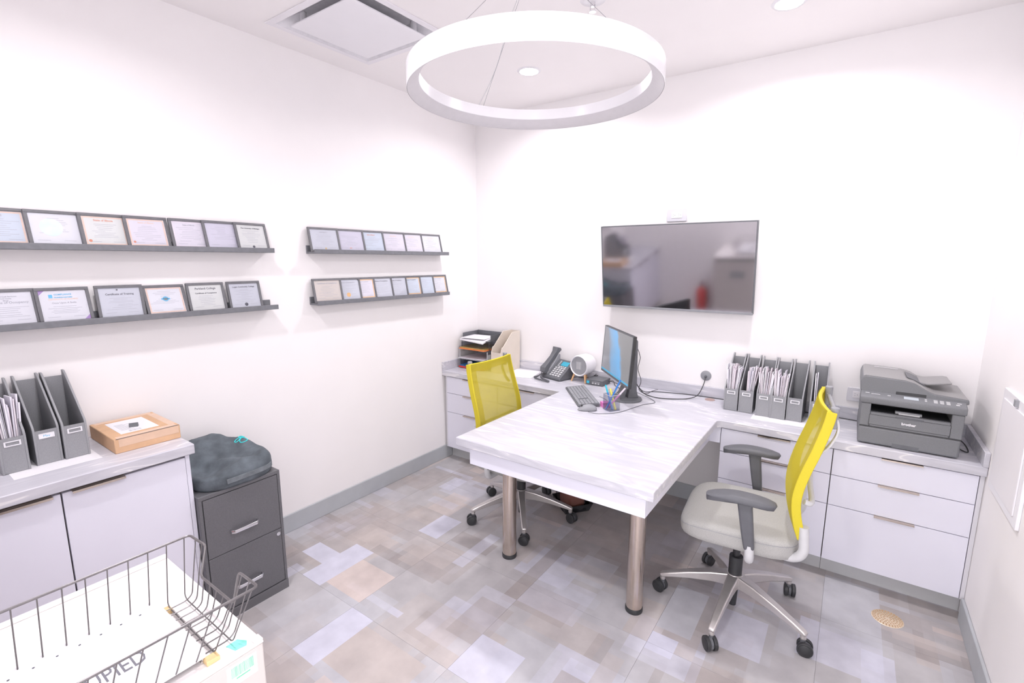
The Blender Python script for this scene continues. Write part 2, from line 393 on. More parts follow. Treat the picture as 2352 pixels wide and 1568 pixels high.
structure(rw.build('wall_rear', 'wall', smooth=0), 'white rear wall with an unseen doorway widened for fill light', 'wall')
BH = 0.112
structure(bx('baseboard_left', 'base', 0, 0.012, RD, -0.372, 0, BH, bevel=0.003), 'grey baseboard along the left wall', 'baseboard')
structure(bx('baseboard_right', 'base', RW-0.013, RW, RD, -0.45, 0, BH, bevel=0.003), 'grey baseboard along the right wall', 'baseboard')
structure(bx('baseboard_back', 'base', 1.10, 2.155, -0.012, 0, 0, BH, bevel=0.003), 'grey baseboard at the back of the knee space', 'baseboard')

# ============================================================ BACK COUNTER WITH PENINSULA DESK
ZT = 0.76; TH = 0.043; YC = -0.468; DXL, DXR, DYF = 1.109, 2.138, -1.5415
desk = thing('desk_worktop', 'pale grained T-shaped worktop running along the back wall and out into the room', 'worktop', (0, 0, 0))
def arc(cx, cy, r, a0, a1, n=6): return [(cx+r*math.cos(R(a0+(a1-a0)*i/n)), cy+r*math.sin(R(a0+(a1-a0)*i/n))) for i in range(n+1)]
poly = [(0.001, -0.001), (0.001, YC), (DXL, YC), (DXL, DYF), (DXR, DYF), (DXR, YC-0.03)]+arc(DXR+0.03, YC-0.03, 0.03, 180, 90)[1:]+[(RW-0.001, YC), (RW-0.001, -0.001)]
MB().prism(poly, ZT-TH, ZT).build('top', 'worktop', desk, bevel=0.004, seg=3)
BS = 0.068
bx('backsplash', 'worktop', 0.001, RW-0.001, -0.018, -0.001, ZT, ZT+BS, desk, bevel=0.002)
bx('backsplash', 'worktop', 0.001, 0.018, YC, -0.018, ZT, ZT+BS, desk, bevel=0.002)
bx('backsplash', 'worktop', RW-0.020, RW-0.001, YC, -0.018, ZT, ZT+BS, desk, bevel=0.002)
AZ0 = 0.617
bx('apron', 'lam', 1.168, 2.094, -1.500, -1.482, AZ0, ZT-TH, desk, bevel=0.001)
bx('apron', 'lam', 2.076, 2.094, -1.482, -0.445, AZ0, ZT-TH, desk, bevel=0.001)
bx('apron', 'lam', 1.168, 1.186, -1.482, -0.445, AZ0, ZT-TH, desk, bevel=0.001)
bx('apron', 'lam', 2.094, 2.153, -0.445, -0.427, AZ0, ZT-TH, desk, bevel=0.001)
for lx, ly in ((1.249, -1.261), (1.984, -1.264)):
    lg = MB().cyl((lx, ly, 0.022), (lx, ly, ZT-TH), 0.0385, n=40).build('leg', 'leg', desk)
    MB().lathe([(0, 0), (0.040, 0), (0.041, 0.004), (0.041, 0.020), (0.0395, 0.024), (0, 0.024)], 32, (lx, ly, 0)).build('foot', 'black', lg)
gr = MB().lathe([(0, 0), (0.031, 0), (0.031, 0.0025), (0.024, 0.003), (0.022, 0.0015), (0, 0.0015)], 28, (2.002, -0.075, ZT)).build('cable_grommet', 'copper', desk)
gr['label'] = 'brown cable grommet'

def drawer_cab(x0, x1, label, fillL=0.0, fillR=0.0, swap=False):
    c = thing('drawer_cabinet', label, 'cabinet', ((x0+x1)/2, 0, 0), 0, 'drawer cabinets under the back counter'); X0, X1 = x0-(x0+x1)/2, x1-(x0+x1)/2
    bx('body', 'carc', X0, X1, -0.427, -0.02, 0.10, ZT-TH, c)
    bx('toe_kick', 'toe', X0, X1, -0.372, -0.358, 0, 0.10, c, bevel=0.001)
    a, b = X0+fillL, X1-fillR
    if fillL: bx('filler_strip', 'carc', X0, a-0.002, -0.440, -0.427, 0.10, ZT-TH, c)
    if fillR: bx('filler_strip', 'carc', b+0.002, X1, -0.440, -0.427, 0.10, ZT-TH, c)
    bx('gap_shade', 'gap', a, b, -0.4285, -0.427, 0.104, 0.713, c)  # dark sheet whose colour stands in for shade between the drawers
    for (z0, z1) in ((0.5725, 0.708), (0.4105, 0.5695), (0.104, 0.4075)):
        d = bx('drawer', 'lam', a+0.0015, b-0.0015, -0.445, -0.4285, z0, z1, c, bevel=0.001)
        cx = (a+b)/2 if True else 0
        h = MB(); h.prism([(-0.4465, z1+0.0012), (-0.4465, z1+0.0027), (-0.463, z1+0.0027), (-0.463, z1-0.0045), (-0.4615, z1-0.0045), (-0.4615, z1+0.0012)], cx-0.078, cx+0.078, 'x')
        h.box(cx-0.078, cx+0.078, -0.4465, -0.430, z1, z1+0.0018)
        h.build('handle', 'nickel', d)
    return c
drawer_cab(0.014, 0.5515, 'white three-drawer cabinet against the left wall below the letter trays', fillL=0.018)
drawer_cab(0.5525, 1.100, 'white three-drawer cabinet below the desk phone, left of the knee space', fillR=0.03)
drawer_cab(2.155, 2.6915, 'white three-drawer cabinet behind the right chair, beside the knee space')
drawer_cab(2.6925, 3.255, 'white three-drawer cabinet below the printer by the right wall', fillR=0.018)

# ============================================================ LEFT WALL CABINET
LZ, LX, LY = 0.879, 0.4713, -2.4785
lw = thing('side_worktop', 'pale grained worktop along the left wall with file boxes and carton on it', 'worktop', (0, LY, 0), PI/2)
L0 = RD-LY                                # local x runs along world y, local -y is world +x
bx('top', 'worktop', L0, 0, -LX, 0, LZ-TH, LZ, lw, bevel=0.004, seg=3)
def door_cab(ya, yb, label, two=True):
    c = thing('door_cabinet', label, 'cabinet', (0, (ya+yb)/2, 0), PI/2); a, b = ya-(ya+yb)/2, yb-(ya+yb)/2
    bx('body', 'carc', a, b, -0.432, -0.014, 0.10, LZ-TH, c)
    bx('toe_kick', 'toe', a, b, -0.376, -0.362, 0, 0.10, c)
    bx('gap_shade', 'gap', a+0.004, b-0.016, -0.4335, -0.432, 0.104, 0.828, c)  # dark sheet painting the shade in the joints round the doors
    spans = [(a+0.002, (a+b)/2-0.0105, 'r'), ((a+b)/2-0.0055, b-0.018, 'l')] if two else [(a+0.002, b-0.003, 'l')]
    if two: bx('end_panel', 'lam', b-0.016, b, -0.447, -0.432, 0.0, LZ-TH, c)
    for (p, q, s) in spans:
        d = bx('door', 'lam', p, q, -0.450, -0.4335, 0.104, 0.822, c, bevel=0.001)
        h0, h1 = (p+0.025, p+0.182) if s == 'l' else (q-0.182, q-0.022)
        z1 = 0.822
        h = MB(); h.prism([(-0.4515, z1+0.0012), (-0.4515, z1+0.0027), (-0.468, z1+0.0027), (-0.468, z1-0.0055), (-0.4665, z1-0.0055), (-0.4665, z1+0.0012)], h0, h1, 'x')
        h.box(h0, h1, -0.4515, -0.435, z1, z1+0.0018); h.build('handle', 'nickel', d)
    return c
door_cab(-3.302, -2.494, 'white two-door cabinet beside the dark filing cabinet')
door_cab(-3.498, -3.304, 'narrow white door cabinet in the rear corner', two=False)

# ============================================================ CEILING FITTINGS
for i, (x, y) in enumerate(DOWNLIGHTS):
    t = thing('downlight', ['round recessed ceiling light seen through the ring lamp', 'round recessed ceiling light at the top edge towards the right wall', 'round recessed ceiling light over the left wall cabinet behind the photographer', 'round recessed ceiling light over the doorway behind the photographer'][i], 'ceiling light', (x, y, HC), 0, 'recessed downlights')
    MB().lathe([(0.058, -0.001), (0.058, -0.006), (0.068, -0.005), (0.074, 0.0)], 36).build('trim_ring', 'white', t)
    MB().lathe([(0, -0.004), (0.058, -0.004)], 36).build('lens', 'lens', t)
df = thing('air_diffuser', 'square white ceiling air diffuser with hanging centre panel', 'air vent', ((DX0+DX1)/2, (DY0+DY1)/2, HC))
hx, hy = (DX1-DX0)/2, (DY1-DY0)/2
fm = MB()
for (a, b, c_, d) in ((-hx, hx, -hy, -hy+0.035), (-hx, hx, hy-0.035, hy), (-hx, -hx+0.035, -hy+0.035, hy-0.035), (hx-0.035, hx, -hy+0.035, hy-0.035)): fm.box(a, b, c_, d, -0.006, 0.0)
fm.build('frame', 'whitem', df, bevel=0.0015)
rc = MB(); i_, o_ = 0.20, hx-0.035
ix, iy, ox, oy = hx-0.12, hy-0.12, hx-0.035, hy-0.035
rc.add([(-ox,-oy,-0.003),(ox,-oy,-0.003),(ox,oy,-0.003),(-ox,oy,-0.003),(-ix,-iy,0.055),(ix,-iy,0.055),(ix,iy,0.055),(-ix,iy,0.055)], [(0,1,5,4),(1,2,6,5),(2,3,7,6),(3,0,4,7),(4,5,6,7)])
rc.build('throat', 'recess', df, smooth=0)
bx('centre_panel', 'white', -0.234, 0.234, -0.234, 0.234, -0.016, -0.008, df, bevel=0.002)
for sx in (-1, 1):
    for sy in (-1, 1):
        MB().cyl((sx*0.19, sy*0.19, -0.004), (sx*0.19, sy*0.19, 0.053), 0.016, n=14).build('standoff', 'whitem', df)
sp = thing('sprinkler_head', 'chrome fire sprinkler head in white dish on ceiling', 'sprinkler', (1.609, -1.126, HC))
MB().lathe([(0.0, -0.010), (0.022, -0.010), (0.030, -0.006), (0.055, -0.003), (0.058, 0.0)], 32).build('escutcheon', 'white', sp)
sb = MB(); sb.cyl((0,0,-0.028), (0,0,-0.008), 0.009, 0.012, 14); sb.cyl((0,0,-0.05), (0,0,-0.047), 0.016, n=16)
sb.tube([(0.011,0,-0.02),(0.013,0,-0.036),(0.003,0,-0.048)], 0.0018, 6); sb.tube([(-0.011,0,-0.02),(-0.013,0,-0.036),(-0.003,0,-0.048)], 0.0018, 6)
sb.build('sprinkler', 'chrome', sp)
# ring pendant
RX, RY, RZ, RR = 1.595, -1.585, 2.286, 0.490
ring = thing('ring_pendant', 'large white ring pendant lamp hanging over the desk', 'pendant lamp', (RX, RY, RZ))
RHt = 0.080
MB().lathe([(RR, 0.0), (RR+0.001, 0.002), (RR+0.001, RHt-0.002), (RR, RHt), (RR-0.045, RHt), (RR-0.045, 0.036), (RR-0.043, 0.034)], 128).build('housing', 'ringw', ring)
MB().lathe([(RR-0.001, 0.0005), (RR-0.012, 0.006), (RR-0.030, 0.020), (RR-0.044, 0.0345)], 128).build('diffuser', 'diffuser', ring)
ct = HC-RZ
for a in (154, 25.5, -87):
    p = (0.467*math.cos(R(a)), 0.467*math.sin(R(a)), RHt)
    MB().tube([p, (0.02*math.cos(R(a)), 0.02*math.sin(R(a)), ct-0.028)], 0.0009, 5).build('suspension_wire', 'mgrey', ring)
pw = (0.467*math.cos(R(157)), 0.467*math.sin(R(157)), RHt)
MB().tube(smoothpath([pw, (-0.30, 0.15, 0.21), (-0.16, 0.07, 0.36), (0.0, 0.0, ct-0.028)]), 0.0018, 6).build('power_cord', 'lgrey', ring)
MB().lathe([(0, ct-0.03), (0.055, ct-0.03), (0.06, ct-0.025), (0.06, ct)], 32).build('canopy', 'white', ring)

# ============================================================ WALL FITTINGS
TX0, TW, TZ0, THh, TT, TY0 = 1.2289, 0.9813, 1.3252, 0.5613, 0.1405, -0.0692
tv = thing('television', 'black flat screen television mounted on back wall, tilted down', 'television', (TX0+TW/2, TY0, TZ0), 0, None, TT)
bx('case', 'dgrey', -TW/2, TW/2, 0.0, 0.032, 0, THh, tv, bevel=0.002)
bx('bezel', 'mgrey', -TW/2, TW/2, -0.003, 0.0, 0.0, 0.014, tv, bevel=0.001)
fb = MB(); fb.box(-TW/2, TW/2, -0.003, 0, THh-0.006, THh); fb.box(-TW/2, -TW/2+0.006, -0.003, 0, 0.014, THh-0.006); fb.box(TW/2-0.006, TW/2, -0.003, 0, 0.014, THh-0.006)
fb.build('bezel', 'dgrey', tv)
bx('screen', 'tvglass', -TW/2+0.006, TW/2-0.006, -0.0012, 0, 0.014, THh-0.006, tv)
mm = MB(); mm.box(-0.2, 0.2, 0.032, 0.05, 0.15, 0.45); mm.build('wall_mount', 'black', tv)
def outlet(name, label, x, z, w, h, duplex=True):
    t = thing(name, label, 'outlet', (x, -0.0, z))
    bx('cover_plate', 'plate', -w/2, w/2, -0.006, 0, -h/2, h/2, t, bevel=0.002)
    f = bx('receptacle', 'whitem', -w*0.27, w*0.27, -0.008, -0.006, -h*0.24, h*0.24, t, bevel=0.001)
    for s in (-1, 1):
        k = MB(); c = s*w*0.14
        k.box(c-0.008, c-0.002, -0.0086, -0.008, 0.005, 0.0065); k.box(c-0.008, c-0.002, -0.0086, -0.008, -0.0065, -0.005); k.cyl((c+0.006, -0.0086, 0), (c+0.006, -0.008, 0), 0.0022, n=8)
        k.build('slots', 'mgrey', f)
    return t
outlet('power_outlet', 'white power outlet plate above the television', 1.700, 1.945, 0.128, 0.080)
outlet('power_outlet', 'white power outlet plate on back wall behind the printer', 2.782, 0.905, 0.118, 0.078)
pp = thing('cable_outlet', 'round grey cable outlet on back wall with black cord', 'outlet', (1.951, 0, 0.899))
MB().lathe([(0, 0.006), (0.030, 0.006), (0.034, 0.003), (0.034, 0)], 28, M=Matrix.Rotation(PI/2, 4, 'X')).build('plate', 'mgrey', pp)
MB().cyl((0, -0.006, -0.004), (0, -0.018, -0.008), 0.009, 0.007, 14).build('cord_boot', 'dgrey', pp)
ap = thing('access_panel', 'white framed access panel on the right wall', 'wall panel', (RW, -0.765, 0.712), -PI/2)
bx('frame', 'white', -0.215, 0.215, -0.012, 0, 0, 0.43, ap, bevel=0.002)
bx('panel_door', 'whitem', -0.178, 0.178, -0.017, -0.012, 0.037, 0.393, ap, bevel=0.001)
MB().box(-0.012, 0.012, -0.022, -0.012, 0.40, 0.425).build('latch', 'mgrey', ap)
# floor drain
dr = thing('floor_drain', 'round perforated brass drain grate set in the floor by the right cabinet', 'drain', (2.976, -0.631, 0.0))
MB().lathe([(0, 0.0012), (0.060, 0.0012), (0.062, 0.0)], 40).build('grate', 'brass', dr)
hl = MB()
for rr_, n_ in ((0.014, 8), (0.025, 14), (0.036, 20), (0.047, 26), (0.055, 30)):
    for k in range(n_):
        a = 2*PI*k/n_; hl.lathe([(0, 0.0016), (0.0040, 0.0016)], 8, (rr_*math.cos(a), rr_*math.sin(a), 0))
hl.build('holes', 'holes', dr)['kind'] = 'stuff'
# ============================================================ PICTURE LEDGES AND FRAMES (left wall)
def ledge(ya, yb, z, label):
    t = thing('picture_ledge', label, 'ledge', (0, (ya+yb)/2, z), PI/2, 'black picture ledges on the left wall'); h = (yb-ya)/2
    bx('back_rail', 'ledge', -h, h, -0.012, 0, 0, 0.048, t, bevel=0.0015)
    bx('shelf_board', 'ledge', -h, h, -0.085, -0.012, 0, 0.011, t, bevel=0.001)
    bx('front_lip', 'ledge', -h, h, -0.097, -0.085, 0, 0.025, t, bevel=0.0015)
    return t
Z1, Z2 = 1.687, 1.380
ledge(-3.004, -1.854, Z1, 'black picture ledge with seven framed certificates, upper left')
ledge(-3.004, -1.856, Z2, 'black picture ledge with six framed certificates, lower left')
ledge(-1.609, -0.459, Z1, 'black picture ledge with six framed certificates, upper right')
ledge(-1.607, -0.459, Z2, 'black picture ledge with eight framed certificates, lower right')
cm = {}
def pcol(key, c):
    return mat('certpaper_'+key, tuple(q*0.86 for q in c), 0.6, var=0.015, scale=12)
pcol('blue', (0.70, 0.76, 0.86)); pcol('white', (0.86, 0.85, 0.90)); pcol('ivory', (0.82, 0.82, 0.80)); pcol('lilac', (0.74, 0.71, 0.82)); pcol('pinkish', (0.84, 0.79, 0.87)); pcol('cream', (0.80, 0.72, 0.66)); pcol('grey', (0.70, 0.71, 0.78))
def certificate(label, y, z, delta, lean, w, spec, group, hh=0.148, off=0.0):
    rz = PI/2+R(delta)
    t = thing('framed_certificate', label, 'picture frame', (0.066+off, y, z+0.0125), rz, group, -R(lean))
    b = 0.0115; th = 0.011; h = hh
    fr = MB()
    fr.box(-w/2, w/2, 0, th, 0, b); fr.box(-w/2, w/2, 0, th, h-b, h); fr.box(-w/2, -w/2+b, 0, th, b, h-b); fr.box(w/2-b, w/2, 0, th, b, h-b)
    fr.build('frame_border', 'frame', t, bevel=0.001)
    bx('backing', 'black', -w/2+b, w/2-b, 0.007, th, b, h-b, t)
    pc, head, hcol, border, extra = spec
    p = bx('certificate', 'certpaper_'+pc, -w/2+b, w/2-b, 0.0052, 0.007, b, h-b, t)
    bx('glass_pane', 'glass', -w/2+b, w/2-b, 0.0012, 0.0020, b, h-b, t)
    pw, ph = w-2*b, h-2*b; cz = h/2; Y = 0.0051
    if border:
        k = 0.006; m = MB(); a, c_ = pw/2-0.002, ph/2-0.002
        m.box(-a, a, Y-0.0002, Y, cz+c_-k, cz+c_); m.box(-a, a, Y-0.0002, Y, cz-c_, cz-c_+k); m.box(-a, -a+k, Y-0.0002, Y, cz-c_+k, cz+c_-k); m.box(a-k, a, Y-0.0002, Y, cz-c_+k, cz+c_-k)
        m.build('printed_border', border, p)
    zz = cz+ph*0.36
    for (tx, sz, col) in head:
        text(tx, sz, col or hcol, p, (0, Y-0.0003, zz), name='heading', ext=0.0001, bold=0.00022); zz -= sz*1.30
    rl = random.Random(hash_(label)); m = MB(); n = 0; zz -= 0.002
    while zz > cz-ph*0.30 and n < 9:
        lw_ = rl.uniform(0.22, 0.72)*pw*0.5; cx = 0 if rl.random() < 0.75 else rl.uniform(-0.2, 0.2)*pw
        m.box(cx-lw_, cx+lw_, Y-0.0002, Y, zz-0.0006, zz+0.0006); zz -= rl.uniform(0.0055, 0.0095); n += 1
    m.box(-pw*0.40, -pw*0.14, Y-0.0002, Y, cz-ph*0.38, cz-ph*0.37); m.box(pw*0.14, pw*0.40, Y-0.0002, Y, cz-ph*0.38, cz-ph*0.37)
    m.build('printed_text', 'inkfaint', p)
    for e in extra:
        kind = e[0]
        if kind == 'seal':
            _, col, fx, fz, r = e
            MB().lathe([(0, 0), (r, 0)], 20, M=Matrix.Translation((fx*pw/2, Y-0.0004, cz+fz*ph/2)) @ Matrix.Rotation(PI/2, 4, 'X')).build('seal', col, p)
        elif kind == 'corner':
            _, col, sx, sz, s = e
            MB().prism([(sx*pw/2, cz+sz*ph/2), (sx*(pw/2-s), cz+sz*ph/2), (sx*pw/2, cz+sz*(ph/2-s))], Y-0.0003, Y-0.0001, 'y').build('corner_print', col, p)
        elif kind == 'logo':
            _, col, fx, fz, a, c_ = e
            MB().box(fx*pw/2-a, fx*pw/2+a, Y-0.0004, Y, cz+fz*ph/2-c_, cz+fz*ph/2+c_).build('logo', col, p)
    return t
def hash_(s):
    k = 7
    for ch in s: k = (k*31+ord(ch)) % 1000003
    return k
I, F_, RU, PKc = 'ink', 'inkfaint', 'rust', 'peach'
SOI = 'State of Illinois'
UL = [(-2.972, ('blue', [('LICENSE', 0.009, None)], F_, PKc, [])),
      (-2.812, ('white', [], F_, None, [('seal', 'palecyan', -0.15, 0.1, 0.036)])),
      (-2.651, ('ivory', [(SOI, 0.0115, None)], RU, PKc, [('seal', 'rust', -0.78, -0.7, 0.006)])),
      (-2.497, ('pinkish', [(SOI, 0.0105, None)], PKc, PKc, [('seal', 'rust', -0.78, -0.7, 0.005)])),
      (-2.323, ('pinkish', [(SOI, 0.009, None)], F_, 'envpink', [])),
      (-2.179, ('lilac', [], I, None, [])),
      (-2.028, ('ivory', [('The University of Michigan', 0.0095, None)], I, None, [('seal', 'ink', 0.0, -0.85, 0.007)]))]
ULn = ['framed licence with pale blue paper, leftmost on the upper left ledge', 'framed certificate with a large pale cyan circle, upper left ledge', 'framed State certificate with orange heading and border, third on the upper left ledge',
       'framed State certificate with pink paper, middle of the upper left ledge', 'framed pale pink certificate, fifth on the upper left ledge', 'framed lilac diploma without heading, next to last on upper left ledge', 'framed University of Michigan diploma at right end of upper left ledge']
for (y0, sp_), lb in zip(UL, ULn): certificate(lb, y0+0.086, Z1, 4, 14, 0.172, sp_, 'framed certificates on the upper left ledge')
LLs = [(-2.985, ('white', [('Village of South Barrington', 0.006, F_), ('Cook County', 0.006, F_), ('Illinois', 0.006, F_), ('Certificate of Occupancy', 0.0125, F_)], F_, None, [])),
      (-2.818, ('white', [('COMPLIANCE', 0.009, 'skyblue'), ('TRAINING PARTNERS', 0.006, 'skyblue'), ('CERTIFICATE OF TRAINING', 0.0075, PKc), ('', 0.004, None), ('Once Upon A Smile', 0.0095, F_)], F_, None, [('corner', 'purple', -1, 1, 0.020), ('corner', 'purple', 1, -1, 0.020), ('logo', 'skyblue', -0.52, 0.62, 0.006, 0.007)])),
      (-2.632, ('grey', [('', 0.008, None), ('Certificate of Training', 0.0115, I)], F_, None, [('logo', 'ink', -0.1, 0.86, 0.003, 0.003)])),
      (-2.455, ('white', [], F_, PKc, [('seal', 'skyblue', 0.0, 0.1, 0.012), ('logo', 'skyblue', 0.0, 0.1, 0.018, 0.004), ('seal', 'orangeseal', 0.0, 0.1, 0.007)])),
      (-2.280, ('ivory', [('Parkland College', 0.014, I), ('', 0.004, None), ('Certificate of Completion', 0.0095, I)], I, None, [])),
      (-2.094, ('grey', [('Logan Community College', 0.0105, I)], I, None, [('seal', 'ink', 0.0, -0.78, 0.009)]))]
LLn = ['framed Certificate of Occupancy, leftmost on the lower left ledge', 'framed training certificate with purple corners and blue logo, lower left ledge', 'framed Certificate of Training on plain grey paper, lower left ledge',
       'framed certificate with peach border and blue round logo, lower left ledge', 'framed Parkland College certificate, fifth on the lower left ledge', 'framed community college certificate with dark seal, right end of lower left ledge']
for i, ((y0, sp_), lb) in enumerate(zip(LLs, LLn)): certificate(lb, y0+0.086, Z2, (4, 3, 0, 1, -1, 0)[i], (13, 14, 10, 20, 14, 12)[i], 0.172, sp_, 'framed certificates on the lower left ledge')
UR = [(-1.413, ('grey', [('UNIVERSITY', 0.010, None)], F_, None, [('seal', 'cream' if 0 else 'tan', 0.0, -0.85, 0.006)])),
      (-1.224, ('lilac', [('', 0.010, None)], I, None, [('logo', 'rust', -0.1, -0.75, 0.008, 0.002)])),
      (-1.058, ('blue', [(SOI, 0.010, None)], RU, None, [])), (-0.867, ('pinkish', [(SOI, 0.009, None)], PKc, None, [])),
      (-0.697, ('pinkish', [(SOI, 0.009, None)], PKc, None, [])), (-0.503, ('white', [(SOI, 0.009, None)], PKc, None, []))]
URn = ['framed grey university diploma, leftmost on the upper right ledge', 'framed lilac hospital certificate with red mark, second on the upper right ledge', 'framed pale blue State certificate, third on the upper right ledge',
       'framed pink State certificate, fourth on the upper right ledge', 'framed pink State certificate, fifth on the upper right ledge', 'framed white State certificate at the right end of upper right ledge']
for (y1, sp_), lb in zip(UR, URn): certificate(lb, y1-0.097, Z1, -5, 14, 0.196, sp_, 'framed certificates on the upper right ledge')
CC = 'Certificate of Completion'
LRs = [(-1.413, ('cream', [(CC, 0.0125, None)], F_, None, [])), (-1.270, ('grey', [(CC, 0.011, None)], F_, None, [('seal', 'orangeseal', 0.02, -0.55, 0.014), ('corner', 'ink', 1, 1, 0.010)])),
      (-1.150, ('pinkish', [(CC, 0.009, None)], F_, 'orangeseal', [])), (-1.000, ('grey', [(CC, 0.0115, None)], I, None, [])), (-0.864, ('grey', [(CC, 0.010, None)], I, None, [])),
      (-0.725, ('blue', [(CC, 0.010, None)], I, 'orangeseal', [])), (-0.588, ('blue', [], F_, None, [])), (-0.447, ('white', [(CC, 0.0085, None)], F_, 'orangeseal', []))]
LRn = ['framed cream Certificate of Completion, leftmost on the lower right ledge', 'framed grey certificate with an orange seal, lower right ledge', 'framed pink certificate with orange border, third on lower right ledge', 'framed grey Certificate of Completion, fourth on lower right ledge',
       'framed grey Certificate of Completion, fifth on lower right ledge', 'framed pale blue certificate with orange border, lower right ledge', 'framed pale blue certificate without heading, next to last on lower right ledge', 'framed white certificate with orange border, right end of lower right ledge']
for i, ((y1, sp_), lb) in enumerate(zip(LRs, LRn)): certificate(lb, y1-0.095, Z2, -6, 13, 0.190, sp_, 'framed certificates on the lower right ledge')

# ============================================================ MAGAZINE FILES WITH ENVELOPES
def magfile(name_label, loc, rz, tag_text=None, group=None, w=0.077, d=0.228, hb=0.318, hf=0.137):
    t = thing('magazine_file', name_label, 'file box', loc, rz, group)
    pr = [(-d/2, 0), (-d/2, hf), (-d/2+0.006, hf+0.012), (d/2-0.040, hb-0.012), (d/2-0.022, hb), (d/2, hb), (d/2, 0)]
    for s in (-1, 1):
        x = s*(w/2-0.0035)
        MB().prism(pr, x-0.0035, x+0.0035, 'x').build('side_panel', 'magfile', t, bevel=0.0012)
    bx('back_panel', 'magfile', -w/2+0.007, w/2-0.007, d/2-0.008, d/2-0.004, 0.002, hb-0.022, t)
    bx('front_panel', 'magfile', -w/2+0.007, w/2-0.007, -d/2+0.002, -d/2+0.006, 0.002, hf-0.004, t)
    bx('bottom_panel', 'magfile', -w/2+0.007, w/2-0.007, -d/2+0.006, d/2-0.008, 0.003, 0.007, t)
    lz = hf-0.026
    h = MB(); a, b, k = 0.0225, 0.0095, 0.0035
    y0, y1 = -d/2-0.0005, -d/2+0.002
    h.box(-a, a, y0, y1, lz+b-k, lz+b); h.box(-a, a, y0, y1, lz-b, lz-b+k); h.box(-a, -a+k*1.4, y0, y1, lz-b+k, lz+b-k); h.box(a-k*1.4, a, y0, y1, lz-b+k, lz+b-k)
    lh = h.build('label_holder', 'white', t, bevel=0.0005)
    if tag_text:
        bx('label_card', 'paper', -a+0.004, a-0.004, -d/2+0.0005, -d/2+0.0018, lz-b+0.003, lz+b-0.003, lh)
        text(tag_text, 0.012, 'skyblue', lh, (0, -d/2+0.0003, lz-0.0005), name='handwriting', ext=0.0001)
    return t
ENVM = {}
def env_mesh(k):
    if k not in ENVM:
        m = MB(); m.box(-0.0011, 0.0011, -0.060, 0.060, 0, 0.245)
        me_o = m.build('envelope', ('paper', 'paper2', 'envpink')[k % 3]); ENVM[k] = me_o.data; bpy.data.objects.remove(me_o)
    return ENVM[k]
def fill_envelopes(loc, rz, n, label, group, seed, lo=-0.027, hi=0.027, fan=5.0):
    rg = random.Random(seed); M = Matrix.Translation(loc) @ Matrix.Rotation(rz, 4, 'Z')
    for i in range(n):
        u = lo+(hi-lo)*(i+0.5)/n
        tilt = (u/0.03)*R(fan)*0.6+R(rg.uniform(-1.2, 1.2))
        x0 = u*0.75
        leanb = R(rg.uniform(3, 13))*-1
        o = bpy.data.objects.new('envelope', env_mesh(rg.randrange(3))); COL.objects.link(o)
        L = Matrix.Translation((x0, rg.uniform(-0.045, -0.030), 0.008)) @ Matrix.Rotation(tilt, 4, 'Y') @ Matrix.Rotation(leanb, 4, 'X') @ Matrix.Diagonal((rg.uniform(1.2, 2.2), rg.uniform(0.9, 1.08), rg.uniform(0.90, 1.10), 1))
        o.matrix_world = M @ L
        tag(o, label, 'envelope', group)
RXs = [2.155, 2.238, 2.3295, 2.4085, 2.4915, 2.594]; RYs = [-0.239, -0.239, -0.256, -0.2605, -0.251, -0.260]
RL = ['grey file box nearest the round wall outlet, stuffed with envelopes', 'grey file box second from the left on the back counter, half full of envelopes', 'grey file box third from the left on the back counter, crammed with envelopes',
      'grey file box fourth from the left on the back counter, full of envelopes', 'empty grey file box on the back counter', 'grey file box partly hidden by the yellow chair back, with few envelopes']
for i in range(6):
    loc = (RXs[i], RYs[i]+0.114, ZT); rz = R((0, 0, 1.5, 0, -1, 2)[i])
    magfile(RL[i], loc, rz, None, 'grey file boxes on the back counter')
    nn = (18, 11, 20, 18, 0, 3)[i]
    el = ('white envelope in the file box nearest the round wall outlet', 'white envelope in the second file box on the back counter', 'white envelope in the third file box on the back counter', 'white envelope in the fourth file box on the back counter', '', 'white envelope in the file box behind the yellow chair back')[i]
    if nn: fill_envelopes(loc, rz, nn, el, 'envelopes in file box %s on the back counter' % ('one two three four five six'.split()[i]), 100+i, *((-0.027, 0.027) if i not in (1, 5) else ((-0.005, 0.027) if i == 1 else (-0.026, -0.012))), fan=(9, 12, 8, 9, 0, 3)[i])
LYs = [-2.978, -2.884, -2.804]; LXs = [0.256, 0.2445, 0.2535]
LLb = ['grey file box full of envelopes on the left wall cabinet', 'empty grey file box with handwritten May label', 'empty grey file box next to the cardboard carton']
for i in range(3):
    loc = (LXs[i]-0.114, LYs[i], LZ)
    magfile(LLb[i], loc, PI/2, 'May' if i == 1 else None, 'grey file boxes on the left wall cabinet', w=0.075)
fill_envelopes((LXs[0]-0.114, LYs[0], LZ), PI/2, 19, 'white envelope in the file box on the left wall cabinet', 'envelopes in the left file box', 300, fan=10)
tag(MB().box(-0.14, 0.108, -0.21, 0.0, 0, 0.0008).build('paper_sheet', 'paper', loc=(0.125, -2.86, LZ), rot=(0, 0, PI/2)), 'white sheet of paper lying under the left file boxes', 'paper')
tag(bx('paper_sheet', 'paper', 2.285, 2.56, -0.335, -0.12, ZT, ZT+0.0008), 'white sheet of paper lying under the file boxes on the back counter', 'paper')

